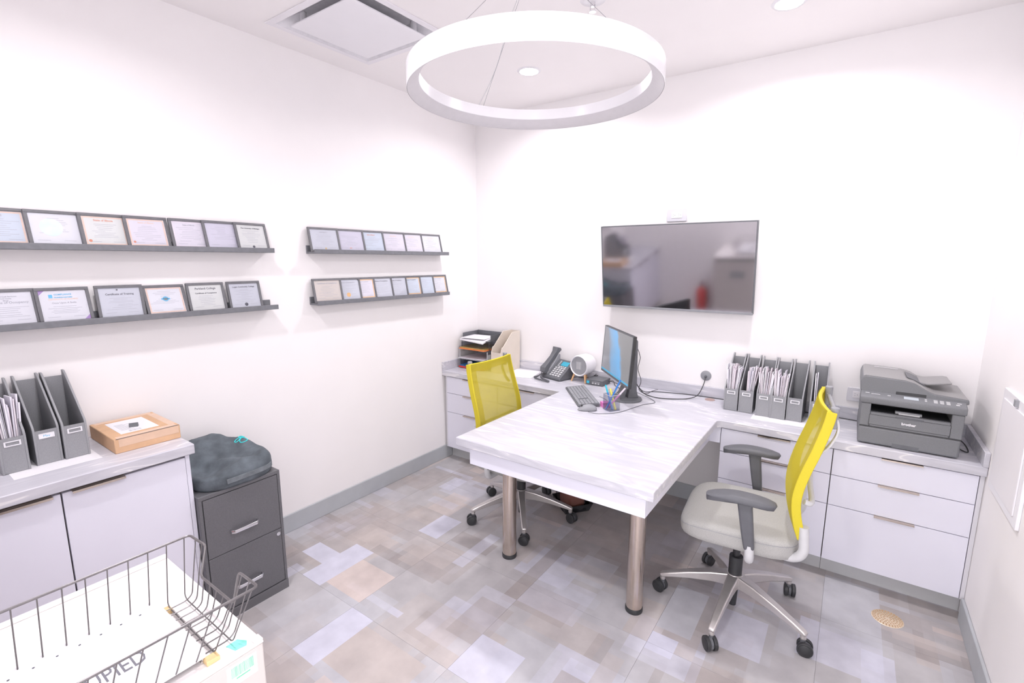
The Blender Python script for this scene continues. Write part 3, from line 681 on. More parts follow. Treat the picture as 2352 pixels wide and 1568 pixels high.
# ============================================================ CARTON, FILING CABINET, CUSHION
ca = thing('cardboard_carton', 'flat brown cardboard carton with shipping label', 'box', (0.190, -2.596, LZ), PI/2)
bx('box', 'card', -0.116, 0.116, -0.155, 0.155, 0, 0.060, ca, bevel=0.003)
bx('packing_tape', 'tape', -0.102, 0.110, -0.1556, -0.155, 0.026, 0.058, ca); bx('packing_tape', 'tape', -0.104, 0.104, -0.150, -0.122, 0.060, 0.0604, ca)
bx('packing_tape', 'tape', -0.104, 0.104, 0.125, 0.153, 0.060, 0.0604, ca); bx('packing_tape', 'tape', 0.086, 0.113, -0.120, 0.122, 0.060, 0.0604, ca)
bx('flap_seam', 'gap', -0.110, 0.112, -0.1552, -0.1515, 0.0588, 0.0604, ca)
sl = bx('shipping_label', 'paper', -0.076, 0.058, -0.098, 0.105, 0.060, 0.0606, ca)
lm = MB()
for k in range(9): lm.box(-0.060, -0.060+random.uniform(0.03, 0.07), -0.05+0.012*k, -0.05+0.012*k+0.003, 0.0606, 0.0608)
for k in range(12): lm.box(-0.040+0.0035*k, -0.040+0.0035*k+random.choice((0.001, 0.002)), -0.085, -0.062, 0.0606, 0.0608)
lm.build('label_print', 'inkfaint', sl)
tag(MB().prism([(-0.009, 0), (0.009, 0), (0.0012, 0.016), (-0.0012, 0.016)], -0.016, 0.016, 'x').build('binder_clip', 'dgrey', loc=(0.215, -2.606, LZ+0.0608), rot=(0, 0, R(65))), 'small black binder clip lying on the carton label', 'clip')

fc = thing('filing_cabinet', 'charcoal two-drawer metal filing cabinet beside the left cupboard', 'filing cabinet', (0, -2.3095, 0), PI/2)
hw = 0.1815; FX = 0.477; FH = 0.634
bd = MB(); bd.box(-hw, hw, -FX+0.004, -0.03, 0.0, FH); bd.build('body', 'filecab', fc, bevel=0.003)
fr = MB(); fr.box(-hw, hw, -FX, -FX+0.004, FH-0.017, FH); fr.box(-hw, -hw+0.013, -FX, -FX+0.004, 0.045, FH-0.017); fr.box(hw-0.013, hw, -FX, -FX+0.004, 0.045, FH-0.017); fr.box(-hw, hw, -FX-0.004, -FX+0.004, 0, 0.045)
fr.build('front_frame', 'filecab', fc, bevel=0.001)
bx('drawer_gap_shade', 'black', -hw+0.013, hw-0.013, -FX+0.003, -FX+0.0045, 0.045, FH-0.017, fc)  # black sheet painting the shade around the metal drawers
for z0, z1 in ((0.334, 0.613), (0.050, 0.331)):
    d = bx('drawer', 'filecab', -hw+0.017, hw-0.015, -FX, -FX+0.003, z0, z1, fc, bevel=0.001)
    hz = z0+0.092 if z0 > 0.3 else z0+0.098
    c0 = -0.005
    h = MB(); h.sweep([(c0-0.062, -FX+0.001, hz), (c0-0.059, -FX-0.014, hz), (c0-0.050, -FX-0.022, hz), (c0+0.050, -FX-0.022, hz), (c0+0.059, -FX-0.014, hz), (c0+0.062, -FX+0.001, hz)], [(0.016, 0.007)]*6, (0, 0, 1))
    h.build('handle', 'chrome', d, bevel=0.001)
MB().cyl((0.150, -FX+0.002, 0.309), (0.150, -FX-0.005, 0.309), 0.0095, n=18).build('lock', 'chrome', fc)

def cushion():
    t = thing('seat_cushion', 'dark grey contoured foam seat cushion lying on the filing cabinet', 'cushion', (0.262, -2.300, FH), PI/2)
    NR, NA = 26, 96; v = []; f = []
    def outline(a):
        c, s = math.cos(a), math.sin(a); e = 3.2
        r = (abs(c/0.186)**e+abs(s/0.232)**e)**(-1/e)
        d = abs(math.atan2(math.sin(a-PI*1.08), math.cos(a-PI*1.08)))
        return r*(1-0.20*math.exp(-(d/0.22)**2))
    def top(x, y):       # x along the wall, -y towards the room
        h = 0.078+0.080*math.exp(-((x+0.015)/0.11)**4-((y-0.11)/0.105)**2)
        h += 0.030*math.exp(-((x-0.140)/0.045)**2-((y+0.14)/0.14)**2)+0.046*math.exp(-((x-0.120)/0.045)**2-((y-0.03)/0.07)**2)
        h += 0.012*math.exp(-((x-0.02)/0.05)**2-((y+0.17)/0.1)**2)
        h -= 0.046*math.exp(-((x+0.10)/0.070)**2-((y+0.06)/0.12)**2)
        h += 0.020*math.exp(-((y+0.195)/0.035)**2-((x-0.05)/0.13)**2)
        h += 0.014*math.exp(-((x+0.02+0.5*(y+0.1))/0.03)**2-((y+0.06)/0.10)**2)
        return h+0.0018*math.sin(70*x+45*y)+0.0012*math.sin(130*x-60*y)
    for i in range(NR+1):
        t_ = i/NR
        for k in range(NA):
            a = 2*PI*k/NA; r = outline(a); rr = math.sin(t_*PI/2)**0.8 if t_ < 1 else 1
            x, y = r*rr*math.cos(a), r*rr*math.sin(a)
            ed = (1-min(1, rr)**9)**0.35 if rr < 1 else 0
            v.append((x, y, 0.050+(top(x, y)-0.050)*ed))
    for (q, z) in ((1.005, 0.035), (0.995, 0.012), (0.965, 0.0)):
        for k in range(NA):
            a = 2*PI*k/NA; r = outline(a)*q; v.append((r*math.cos(a), r*math.sin(a), z))
    n = NR+4
    for i in range(n-1):
        for k in range(NA): f.append((i*NA+k, i*NA+(k+1) % NA, (i+1)*NA+(k+1) % NA, (i+1)*NA+k))
    f.append([ (n-1)*NA+k for k in range(NA)][::-1])
    MB().add(v, f).build('pad', 'cushion', t, smooth=80)
    st = MB(); pts = []
    for k in range(9):
        a = R(252+(308-252)*k/8); r = outline(a)*1.012; pts.append((r*math.cos(a), r*math.sin(a), 0.036+0.004*math.sin(k/8*PI)))
    st.sweep(pts, [(0.022, 0.005)]*9, (0, 0, 1)); st.build('carry_strap', 'cushion2', t, bevel=0.001)
    lg = MB()
    for (cx, cy, rx, ry) in ((0.115, -0.005, 0.018, 0.014), (0.120, 0.025, 0.013, 0.011), (0.095, 0.014, 0.014, 0.007)):
        p = []
        for k in range(18):
            a = 2*PI*k/18; x, y = cx+rx*math.cos(a), cy+ry*math.sin(a); r = math.hypot(x/0.186, y/0.232)
            p.append((x, y, top(x, y)*1.0-0.0005))
        lg.tube(p, 0.0022, 6, closed=True)
    lg.build('logo', 'cyan', t)['label'] = 'turquoise looped logo'
cushion()

# ============================================================ BEIGE CABINET WITH WIRE BASKET (foreground)
bc = thing('beige_cabinet', 'beige metal cabinet in the foreground carrying the wire basket', 'cabinet', (1.558, -3.17, 0))
BX, BYF, BYB, BZ = 0.240, 0.288, -0.300, 0.895
bx('body', 'beige', -BX, BX, BYB, BYF, 0, BZ, bc, bevel=0.004)
bx('top', 'beigetop', -BX, BX, BYB, BYF, BZ, BZ+0.004, bc, bevel=0.001)
bx('raised_rim', 'beigetop', -BX, -BX+0.014, BYB, BYF, BZ+0.004, BZ+0.012, bc, bevel=0.002)
bx('raised_rim', 'beigetop', BX-0.020, BX, BYF-0.016, BYF, BZ+0.004, BZ+0.010, bc, bevel=0.002)
bx('handle_strip', 'dgrey', -BX+0.02, BX-0.02, BYF, BYF+0.004, BZ-0.05, BZ-0.02, bc)
bx('name_plate', 'mgrey', -0.06, 0.10, BYF, BYF+0.003, 0.645, 0.725, bc)
stk = bx('barcode_sticker', 'paper', BX, BX+0.0006, 0.216, 0.272, 0.842, 0.886, bc)
bm_ = MB()
for k in range(20): bm_.box(BX+0.0006, BX+0.0009, 0.224+0.0021*k, 0.224+0.0021*k+random.choice((0.0009, 0.0014)), 0.860, 0.882)
bm_.box(BX+0.0006, BX+0.0009, 0.232, 0.258, 0.854, 0.857); bm_.build('barcode', 'green', stk)
MB().prism([(0.197, 0.236), (0.222, 0.242), (0.226, 0.262), (0.214, 0.268), (0.196, 0.258)], BZ+0.004, BZ+0.0047, 'z').build('mint_sticker', 'mint', bc)

# wire basket: local y runs away from the photographer
wb = thing('wire_basket', 'dark open wire desk basket on the beige cabinet', 'basket', (1.657, -3.14, BZ+0.004))
bxh, txh = 0.107, 0.152; YE_b, YE_t = 0.222, 0.252; YS_b, YS_t = -0.19, -0.215; ZTp = 0.128; ZB = 0.008
dip = 0.062; dx = 0.073
rim = [(-txh, YE_t, ZTp), (-dx-0.004, YE_t+0.003, ZTp), (-dx, YE_t-0.014, dip+0.002), (dx, YE_t-0.014, dip+0.002), (dx+0.004, YE_t, ZTp), (txh, YE_t, ZTp), (txh, YS_t, ZTp), (-txh, YS_t, ZTp)]
def rounded(pts, r=0.010, n=4, closed=True):
    out = []; m = len(pts); P = [Vector(p) for p in pts]
    for i in range(m):
        if not closed and i in (0, m-1): out.append(P[i]); continue
        a, b, c = P[i-1], P[i], P[(i+1) % m]
        d0 = (a-b); d1 = (c-b); rr = min(r, d0.length*0.45, d1.length*0.45)
        s, e = b+d0.normalized()*rr, b+d1.normalized()*rr
        for k in range(n+1):
            t = k/n; out.append((s*(1-t)+b*t)*(1-t)+(b*(1-t)+e*t)*t)
    return out
MB().tube(rounded(rim), 0.0027, 8, closed=True).build('top_rail', 'wire', wb)
ys = [0.216-0.033*k for k in range(13)]
for k, y in enumerate(ys):
    yt = y*1.06+0.012
    MB().tube(rounded([(-txh, yt, ZTp), (-bxh-0.004, y, ZB+0.008), (-bxh+0.006, y, ZB), (bxh-0.006, y, ZB), (bxh+0.004, y, ZB+0.008), (txh, yt, ZTp)], 0.008, 3, False), 0.0013, 6).build('cross_wire', 'wire', wb)
for k in range(9):
    x = -0.096+0.024*k; xt = x*1.25
    zt, yt = (ZTp, YE_t) if abs(xt) > dx+0.006 else (dip, YE_t-0.014)
    MB().tube(rounded([(xt, yt, zt), (x, YE_b+0.003, ZB+0.010), (x, YE_b-0.010, ZB+0.002), (x, YS_b, ZB+0.002), (xt, YS_t, ZTp)], 0.008, 3, False), 0.0013, 6).build('long_wire', 'wire', wb)
for y in (0.185, 0.16):
    MB().tube([(-bxh, y, ZB-0.003), (bxh, y, ZB-0.003)], 0.0024, 6).build('bottom_bar', 'silver', wb)
for x in (-0.103, 0.112):
    q = MB().box(x-0.009, x+0.009, 0.163, 0.186, 0.0, 0.0095); q.build('tan_tab', 'tan', wb, bevel=0.001)
sg = thing('door_sign', 'white plastic sign reading OCCUPIED lying in the wire basket', 'sign', (1.650, -3.205, BZ+0.0165), PI/2)
bx('panel', 'white', -0.22, 0.232, -0.117, 0.120, 0, 0.016, sg, bevel=0.002)
text('OCCUPIED', 0.056, 'signink', sg, (0.164, -0.038, 0.0163), (0, 0, 0), 'lettering', 'RIGHT', 0.0003, sx=0.58)
dm = MB()
for k in range(7): dm.lathe([(0, 0.0005), (0.0022, 0.0005)], 8, (0.195-0.032*k, 0.090, 0.016))
dm.build('perforation', 'ink', sg)

# ============================================================ FIRE EXTINGUISHER (seen in the television)
fe = thing('fire_extinguisher', 'red fire extinguisher on the floor between the cupboards, mirrored in the television', 'extinguisher', (1.06, -3.34, 0))
MB().lathe([(0, 0), (0.062, 0), (0.066, 0.008), (0.066, 0.30), (0.058, 0.335), (0.030, 0.362), (0.020, 0.37), (0.020, 0.385), (0, 0.385)], 32).build('cylinder', 'red', fe)
vm = MB(); vm.box(-0.016, 0.016, -0.016, 0.016, 0.383, 0.415); vm.sweep([(0, 0.01, 0.41), (0, -0.05, 0.43), (0, -0.095, 0.425)], [(0.02, 0.006)]*3); vm.sweep([(0, 0.01, 0.395), (0, -0.05, 0.395), (0, -0.09, 0.385)], [(0.02, 0.006)]*3)
vm.build('valve', 'black', fe)
MB().tube(smoothpath([(0.014, 0, 0.40), (0.07, 0.01, 0.38), (0.085, 0.01, 0.28), (0.082, 0.0, 0.15)]), 0.009, 8).build('hose', 'black', fe)
# ============================================================ OFFICE CHAIRS
def slab(outline, top, zb, NR=12, NA=56, edge=7, drop=0.6):
    """soft pad: outline(a)->radius, top(x,y)->height, zb underside"""
    v = []; f = []
    for i in range(NR+1):
        rr = math.sin(i/NR*PI/2)**0.85
        for k in range(NA):
            a = 2*PI*k/NA; r = outline(a); x, y = r*rr*math.cos(a), r*rr*math.sin(a); zt = top(x, y)
            ed = (1-min(1, rr)**edge)**0.45 if rr < 1 else 0
            v.append((x, y, zb+(zt-zb)*(drop+(1-drop)*ed)))
    for q, fz in ((1.0, 0.30), (0.985, 0.08), (0.95, 0.0)):
        for k in range(NA):
            a = 2*PI*k/NA; r = outline(a)*q; x, y = r*math.cos(a), r*math.sin(a); v.append((x, y, zb+(top(x, y)-zb)*fz))
    n = NR+4
    for i in range(n-1):
        for k in range(NA): f.append((i*NA+k, i*NA+(k+1) % NA, (i+1)*NA+(k+1) % NA, (i+1)*NA+k))
    f.append([(n-1)*NA+k for k in range(NA)][::-1])
    return v, f
def sup(hx_, hy_, e):
    return lambda a: (abs(math.cos(a)/hx_)**e+abs(math.sin(a)/hy_)**e)**(-1/e)
BACKP = [(0.225, 0.545), (0.207, 0.600), (0.195, 0.660), (0.192, 0.715), (0.200, 0.775), (0.216, 0.840), (0.236, 0.905), (0.255, 0.975), (0.270, 1.040), (0.277, 1.085)]
def office_chair(label, loc, rotz, star_deg, dz, caster_spin, bk=0.0):
    t = thing('office_chair', label, 'chair', loc, rotz, 'yellow mesh office chairs')
    # star base
    MB().lathe([(0, 0.118), (0.036, 0.118), (0.044, 0.135), (0.044, 0.172), (0.036, 0.186), (0, 0.186)], 28).build('base_hub', 'silver', t)
    for k in range(5):
        a = R(star_deg+72*k)-rotz; d = Vector((math.cos(a), math.sin(a), 0)); sd = Vector((-math.sin(a), math.cos(a), 0))
        pts = [d*r+Vector((0, 0, z)) for r, z in ((0.022, 0.155), (0.10, 0.148), (0.20, 0.128), (0.285, 0.106), (0.325, 0.094), (0.337, 0.088))]
        lg = MB(); lg.sweep(pts, [(0.052, 0.062), (0.044, 0.050), (0.036, 0.036), (0.031, 0.026), (0.029, 0.022), (0.024, 0.016)], sd)
        lg.cyl(d*0.325+Vector((0, 0, 0.064)), d*0.325+Vector((0, 0, 0.096)), 0.0125, n=14)
        lg.build('base_leg', 'silver', t, bevel=0.006, seg=3)
        ca_ = R(caster_spin[k])-rotz; ax = Vector((math.cos(ca_), math.sin(ca_), 0)); c = d*0.335+Vector((0, 0, 0.031))
        cs = MB(); cs.cyl(c-ax*0.006, c+ax*0.006, 0.0255, n=24); cs.cyl(d*0.325+Vector((0, 0, 0.05)), d*0.325+Vector((0, 0, 0.068)), 0.010, n=12)
        co = cs.build('caster', 'dgrey', t)
        for s in (-1, 1):
            w = MB(); w.cyl(c+ax*s*0.008, c+ax*s*0.0235, 0.031, n=28); w.cyl(c+ax*s*0.0235, c+ax*s*0.0255, 0.026, 0.022, 24)
            w.build('wheel', 'black', co, bevel=0.002)
    MB().cyl((0, 0, 0.180), (0, 0, 0.275), 0.030, n=24).build('column_sleeve', 'black', t, bevel=0.003)
    MB().cyl((0, 0, 0.27), (0, 0, 0.43+dz), 0.0165, n=20).build('gas_column', 'blackgloss', t)
    bx('tilt_mechanism', 'black', -0.085, 0.085, -0.10, 0.13, 0.405+dz, 0.437+dz, t, bevel=0.008)
    MB().cyl((0, 0.0, 0.02), (0, 0, 0.12), 0.016, 0.020, 16).build('column_tip', 'black', t)
    # seat
    top = lambda x, y: 0.512+dz+0.016*(abs(x)/0.24)**3-0.020*max(0, (-y-0.10)/0.14)**2+0.010*max(0, (y-0.1)/0.13)
    ol = sup(0.248, 0.240, 5.0)
    v, f = slab(ol, top, 0.436+dz, edge=9, drop=0.68)
    st = MB().add(v, f).build('seat', 'seat', t, smooth=70)
    sm = []
    for k in range(72):
        a = 2*PI*k/72; r = ol(a)*1.0; x, y = r*math.cos(a), r*math.sin(a); zt = top(x, y); sm.append((x, y, 0.436+dz+(zt-0.436-dz)*0.68))
    MB().tube(sm, 0.0013, 5, closed=True).build('seam', 'mgrey', st)
    # arms
    for s in (-1, 1):
        x = s*0.288
        v, f = slab(sup(0.044, 0.132, 3.0), lambda a, b: 0.013-0.022*(b/0.13)**2*(1.2 if b < 0 else 0.5)-0.004*(a/0.04)**2, -0.016, NR=8, NA=40, edge=5, drop=0.5)
        v = [(p[0], p[1], p[2] if p[2] > -0.0155 else p[2]-0.020*(p[1]/0.13)**2*(1.2 if p[1] < 0 else 0.5)) for p in v]
        MB().add(v, f).build('armrest', 'armgrey', t, loc=(x, 0.012, 0.706+dz), smooth=70)
        po = MB(); po.sweep([(x, 0.030, 0.692+dz), (x, 0.032, 0.66+dz), (x*0.99, 0.046, 0.56+dz), (x*0.975, 0.058, 0.480+dz)], [(0.062, 0.030), (0.054, 0.034), (0.048, 0.034), (0.040, 0.030)], (0, 1, 0))
        po.build('arm_post', 'armgrey', t, bevel=0.009, seg=3)
        br = smoothpath([(x*0.975, 0.058, 0.50+dz), (x*0.97, 0.060, 0.452+dz), (x*0.90, 0.060, 0.424+dz), (x*0.70, 0.060, 0.420+dz), (x*0.25, 0.05, 0.424+dz)], 5)
        MB().tube(br, 0.018, 12).build('arm_bracket', 'lgrey', t)
    # back
    P = [(a+bk, b+dz) for a, b in BACKP]
    def hwid(z): q = (z-dz-0.545)/0.54; return 0.214+0.018*math.sin(min(1, q*1.4)*PI*0.55)-0.020*q*q
    def srf(u, i): y, z = P[i]; w_ = hwid(z); return (u*w_, y-0.024*(1-u*u), z)
    sp = smoothpath([(0, a, b) for a, b in P], 4); Pf = [(p.y, p.z) for p in sp]; nP = len(Pf); NU = 14
    def sf(u, i, off=0.0): y, z = Pf[i]; return (u*hwid(z), y-0.024*(1-u*u)+off, z)
    m = MB(); m.v = [Vector(sf(-1+2*k/NU, i)) for i in range(nP) for k in range(NU+1)]
    m.f = [[i*(NU+1)+k, i*(NU+1)+k+1, (i+1)*(NU+1)+k+1, (i+1)*(NU+1)+k] for i in range(nP-1) for k in range(NU)]
    m.build('back_mesh', 'yellowmesh', t, smooth=80)
    for s in (-1, 1):
        m = MB(); us = [s*(0.80+0.2*k/3) for k in range(4)]
        m.v = [Vector(sf(u, i, 0.0025)) for i in range(nP) for u in us]; m.f = [[i*4+k, i*4+k+1, i*4+k+5, i*4+k+4] for i in range(nP-1) for k in range(3)]
        m.build('mesh_hem', 'yellowmesh', t, smooth=80)
        pts = [(s*(hwid(z)+0.000), y+0.016, z) for y, z in Pf]
        MB().sweep(pts, [(0.010, 0.034)]*nP).build('side_sleeve', 'yellow', t, bevel=0.003, smooth=60)
    m = MB(); i0_ = nP-5
    m.v = [Vector(sf(-1+2*k/NU, i, 0.003)) for i in range(i0_, nP) for k in range(NU+1)]
    m.f = [[i*(NU+1)+k, i*(NU+1)+k+1, (i+1)*(NU+1)+k+1, (i+1)*(NU+1)+k] for i in range(4) for k in range(NU)]
    m.build('mesh_hem', 'yellowmesh', t, smooth=80)
    ty, tz = Pf[-1]
    MB().tube([(u*hwid(tz), ty-0.024*(1-u*u)+0.010, tz-0.004) for u in [-1+2*k/NU for k in range(NU+1)]], 0.008, 8).build('top_sleeve', 'yellow', t)
    for s in (-1, 1):
        MB().cyl((s*0.185, ty+0.026, tz-0.07), (s*0.185, ty+0.026, tz+0.014), 0.013, 0.015, 16).build('frame_post', 'mgrey', t, bevel=0.003)
        bow = smoothpath([(s*0.185, ty+0.022, tz-0.015), (s*0.18, ty+0.040, tz-0.045), (s*0.178, ty+0.042, tz-0.09), (s*0.18, ty+0.020, tz-0.145), (s*0.185, ty-0.012, tz-0.185)], 5)
        MB().sweep(bow, [(0.026, 0.008)]*len(bow)).build('frame_bow', 'lgrey', t, bevel=0.002)
        lt = smoothpath([(s*0.212, 0.243+bk, 0.600+dz), (s*0.213, 0.247+bk, 0.545+dz), (s*0.212, 0.250+bk, 0.495+dz), (s*0.205, 0.228+bk, 0.458+dz), (s*0.180, 0.175, 0.440+dz), (s*0.09, 0.09, 0.428+dz)], 5)
        MB().tube(lt, 0.019, 12).build('back_support', 'lgrey', t)
    MB().tube([(-0.185, ty+0.028, tz-0.028), (0, ty+0.034, tz-0.028), (0.185, ty+0.028, tz-0.028)], 0.009, 10).build('frame_crossbar', 'mgrey', t)
    lb = smoothpath([(-0.20, 0.235+bk, 0.70+dz), (-0.17, 0.262+bk, 0.69+dz), (0, 0.262+bk, 0.69+dz), (0.17, 0.262+bk, 0.69+dz), (0.20, 0.235+bk, 0.70+dz)], 5)
    MB().tube(lb, 0.011, 10).build('lumbar_bar', 'lgrey', t)
    return t
office_chair('yellow mesh office chair with grey seat, right of the desk', (2.365, -0.971, 0), R(-84.8), -22.2, 0.0, (95, 10, -20, 75, 40))
office_chair('yellow mesh office chair tucked in on the left of the desk', (1.051, -0.852, 0), R(90), 19.2, -0.072, (80, 60, -30, -50, -70), -0.036)

# ============================================================ PRINTER
pr = thing('printer', 'dark grey laser printer with scanner lid and document feeder', 'printer', (2.972, -0.2425, ZT))
hw_, F0, B0 = 0.190, -0.1825, 0.1825
bx('paper_tray', 'printer', -hw_, hw_, F0, B0, 0.004, 0.0905, pr, bevel=0.010, seg=3)
bx('tray_seam', 'black', -hw_+0.002, hw_-0.002, F0+0.002, B0-0.002, 0.0885, 0.0945, pr)
bd = MB(); bd.box(-hw_, -0.150, F0, B0, 0.093, 0.207); bd.box(0.146, hw_, F0, B0, 0.093, 0.207); bd.box(-0.150, 0.146, F0, B0, 0.093, 0.166); bd.box(-0.150, 0.146, F0+0.17, B0, 0.166, 0.207)
bd.build('body', 'printer', pr, bevel=0.004)
bx('output_bay', 'black', -0.150, 0.146, F0+0.012, F0+0.17, 0.166, 0.168, pr)
bx('output_bay_back', 'black', -0.150, 0.146, F0+0.165, F0+0.17, 0.168, 0.207, pr)
bx('paper_stop', 'mgrey', -0.055, 0.045, F0+0.018, F0+0.040, 0.168, 0.180, pr, bevel=0.002); bx('paper_stop', 'lgrey', -0.042, 0.036, F0+0.012, F0+0.020, 0.168, 0.174, pr)
bx('tray_recess', 'dgrey', -0.052, 0.048, F0-0.0006, F0+0.004, 0.004, 0.024, pr)
fl = bx('front_flap', 'printer', -0.152, 0.147, F0-0.0015, F0+0.002, 0.104, 0.152, pr, bevel=0.0015)
gp = MB()
for (a, b, c_, d) in ((-0.1535, 0.1485, 0.1025, 0.104), (-0.1535, 0.1485, 0.152, 0.1535), (-0.1535, -0.152, 0.104, 0.152), (0.147, 0.1485, 0.104, 0.152)): gp.box(a, b, F0-0.0006, F0, c_, d)
gp.build('flap_gap', 'black', pr)
bx('flap_pull', 'dgrey', -0.052, 0.052, F0-0.004, F0+0.002, 0.151, 0.158, pr, bevel=0.002)
text('brother', 0.0170, 'paper', fl, (-0.001, F0-0.0018, 0.1275), name='brand_lettering', ext=0.0004, bold=0.0006)
bx('seam', 'black', -hw_+0.001, hw_-0.001, F0+0.001, B0-0.001, 0.2055, 0.2085, pr)
cp = MB(); cp.prism([(F0-0.006, 0.208), (F0-0.010, 0.216), (F0-0.008, 0.238), (F0-0.002, 0.243), (F0+0.058, 0.262), (F0+0.058, 0.208)], -hw_-0.006, hw_+0.004, 'x'); cp.build('control_panel', 'printer', pr, bevel=0.004, seg=3)
pn = Matrix.Translation((0, F0+0.021, 0.2504)) @ Matrix.Rotation(math.atan2(0.019, 0.060), 4, 'X')
dm = MB(); dm.box(-0.030, 0.024, -0.011, 0.010, 0, 0.0015, pn); dm.build('display', 'lcdw', pr)
kb = MB()
for k in range(3):
    for j in range(3): kb.box(0.078+0.022*k, 0.092+0.022*k, -0.014+0.010*j, -0.008+0.010*j, 0, 0.0012, pn)
kb.box(0.046, 0.054, -0.010, -0.003, 0, 0.0012, pn); kb.box(0.046, 0.054, 0.003, 0.010, 0, 0.0012, pn); kb.box(0.155, 0.168, -0.012, -0.004, 0, 0.0012, pn); kb.box(0.160, 0.175, 0.004, 0.010, 0, 0.0012, pn)
kb.box(-0.178, -0.162, 0.004, 0.010, 0, 0.0008, pn); kb.box(-0.155, -0.120, 0.0, 0.004, 0, 0.0008, pn); kb.box(-0.092, -0.080, -0.002, 0.004, 0, 0.0012, pn)
kb.build('buttons', 'lgrey', pr)['kind'] = 'stuff'
Y0 = F0+0.046
lid = [(-0.200, 0.262), (-0.202, 0.300), (-0.196, 0.324), (-0.184, 0.333), (-0.030, 0.327), (0.004, 0.318), (0.060, 0.286), (0.082, 0.278), (0.202, 0.269), (0.204, 0.250), (0.19, 0.246), (-0.19, 0.246)]
MB().prism(lid, Y0, B0+0.008, 'y').build('scanner_lid', 'printer', pr, bevel=0.004)
tp = [(-0.192, 0.3285), (-0.184, 0.3335), (-0.030, 0.3275), (0.004, 0.3185), (0.060, 0.2865), (0.082, 0.2785), (0.200, 0.2695), (0.200, 0.2705), (0.082, 0.2798), (0.062, 0.2880), (0.005, 0.3202), (-0.030, 0.3292), (-0.184, 0.3352), (-0.193, 0.3300)]
MB().prism(tp, Y0+0.006, B0+0.004, 'y').build('lid_top', 'printertop', pr)
MB().box(-0.155, -0.055, 0.128, 0.134, 0.3345, 0.3348).build('lid_marking', 'paper', pr, rot=(0, R(1.6), 0), loc=(0, 0, -0.0015))
MB().prism([(-0.020, 0.3300), (0.006, 0.3200), (0.052, 0.2950), (0.052, 0.2990), (0.008, 0.3225), (-0.020, 0.3320)], -0.055, 0.100, 'y').build('feed_slot', 'dgrey', pr)
ft = MB(); ft.sweep([(0.030, 0.055, 0.306), (0.060, 0.055, 0.302), (0.135, 0.055, 0.316), (0.150, 0.055, 0.316)], [(0.185, 0.009), (0.185, 0.009), (0.185, 0.009), (0.165, 0.008)], (0, 1, 0)); ft.build('document_tray', 'printertop', pr, bevel=0.003)
ap_ = MB(); ap_.prism([(F0+0.043, 0.256), (F0+0.043, 0.270), (F0+0.048, 0.272), (F0+0.048, 0.256)], -0.060, 0.052, 'x'); ap_.build('lid_grip', 'black', pr, bevel=0.001)

# ============================================================ DESK PHONE
ph = thing('desk_phone', 'dark grey corded desk phone on the back counter', 'phone', (0.905, -0.125, ZT), R(-15))
MB().prism([(-0.095, 0.004), (-0.095, 0.020), (0.055, 0.132), (0.072, 0.128), (0.072, 0.004)], -0.100, 0.100, 'x').build('body', 'dgrey', ph, bevel=0.006, seg=3)
sl_ = math.atan2(0.112, 0.150); fm_ = Matrix.Translation((0, -0.095, 0.020)) @ Matrix.Rotation(sl_, 4, 'X')
kp = MB()
for r_ in range(5):
    for c_ in range(4): kp.box(-0.022+0.028*c_, -0.004+0.028*c_, 0.018+0.019*r_, 0.030+0.019*r_, 0, 0.004, fm_)
kp.build('keypad', 'lgrey', ph)['kind'] = 'stuff'
MB().box(0.010, 0.078, 0.128, 0.168, 0, 0.003, fm_).build('screen', 'lcd', ph)
sk = MB()
for k in range(5): sk.box(-0.016, -0.006, 0.116+0.012*k, 0.124+0.012*k, 0, 0.003, fm_); 
for k in range(4): sk.box(0.000+0.021*k, 0.014+0.021*k, 0.112, 0.120, 0, 0.003, fm_)
sk.build('soft_keys', 'lgrey', ph)
hs = [(-0.072, -0.098, 0.044), (-0.072, -0.086, 0.070), (-0.072, -0.050, 0.112), (-0.072, -0.005, 0.152), (-0.072, 0.030, 0.186), (-0.072, 0.050, 0.215), (-0.072, 0.052, 0.222)]
MB().sweep(hs, [(0.046, 0.030), (0.054, 0.050), (0.042, 0.026), (0.038, 0.024), (0.046, 0.032), (0.056, 0.050), (0.046, 0.034)]).build('handset', 'dgrey', ph, bevel=0.008, seg=3)
cr = MB(); cr.prism([(-0.080, 0.030), (-0.072, 0.062), (-0.040, 0.080), (0.010, 0.130), (0.040, 0.175), (0.062, 0.17), (0.065, 0.10)], -0.098, -0.046, 'x'); cr.build('cradle', 'mgrey', ph, bevel=0.004)
# coiled cord
import itertools
cp_ = smoothpath([(-0.085, -0.098, 0.030), (-0.110, -0.120, 0.010), (-0.098, -0.165, 0.010), (-0.020, -0.185, 0.010), (0.045, -0.180, 0.010), (0.060, -0.168, 0.010), (0.000, -0.160, 0.012), (-0.070, -0.125, 0.012), (-0.080, -0.100, 0.020)], 40)
coil = []
for i, p in enumerate(cp_):
    d = (cp_[min(i+1, len(cp_)-1)]-cp_[max(i-1, 0)]).normalized(); a = d.cross(Vector((0, 0, 1))).normalized(); b = a.cross(d)
    th_ = i*1.15; coil.append(p+(a*math.cos(th_)+b*math.sin(th_))*0.0052)
MB().tube(coil, 0.0022, 5).build('coiled_cord', 'dgrey', ph)

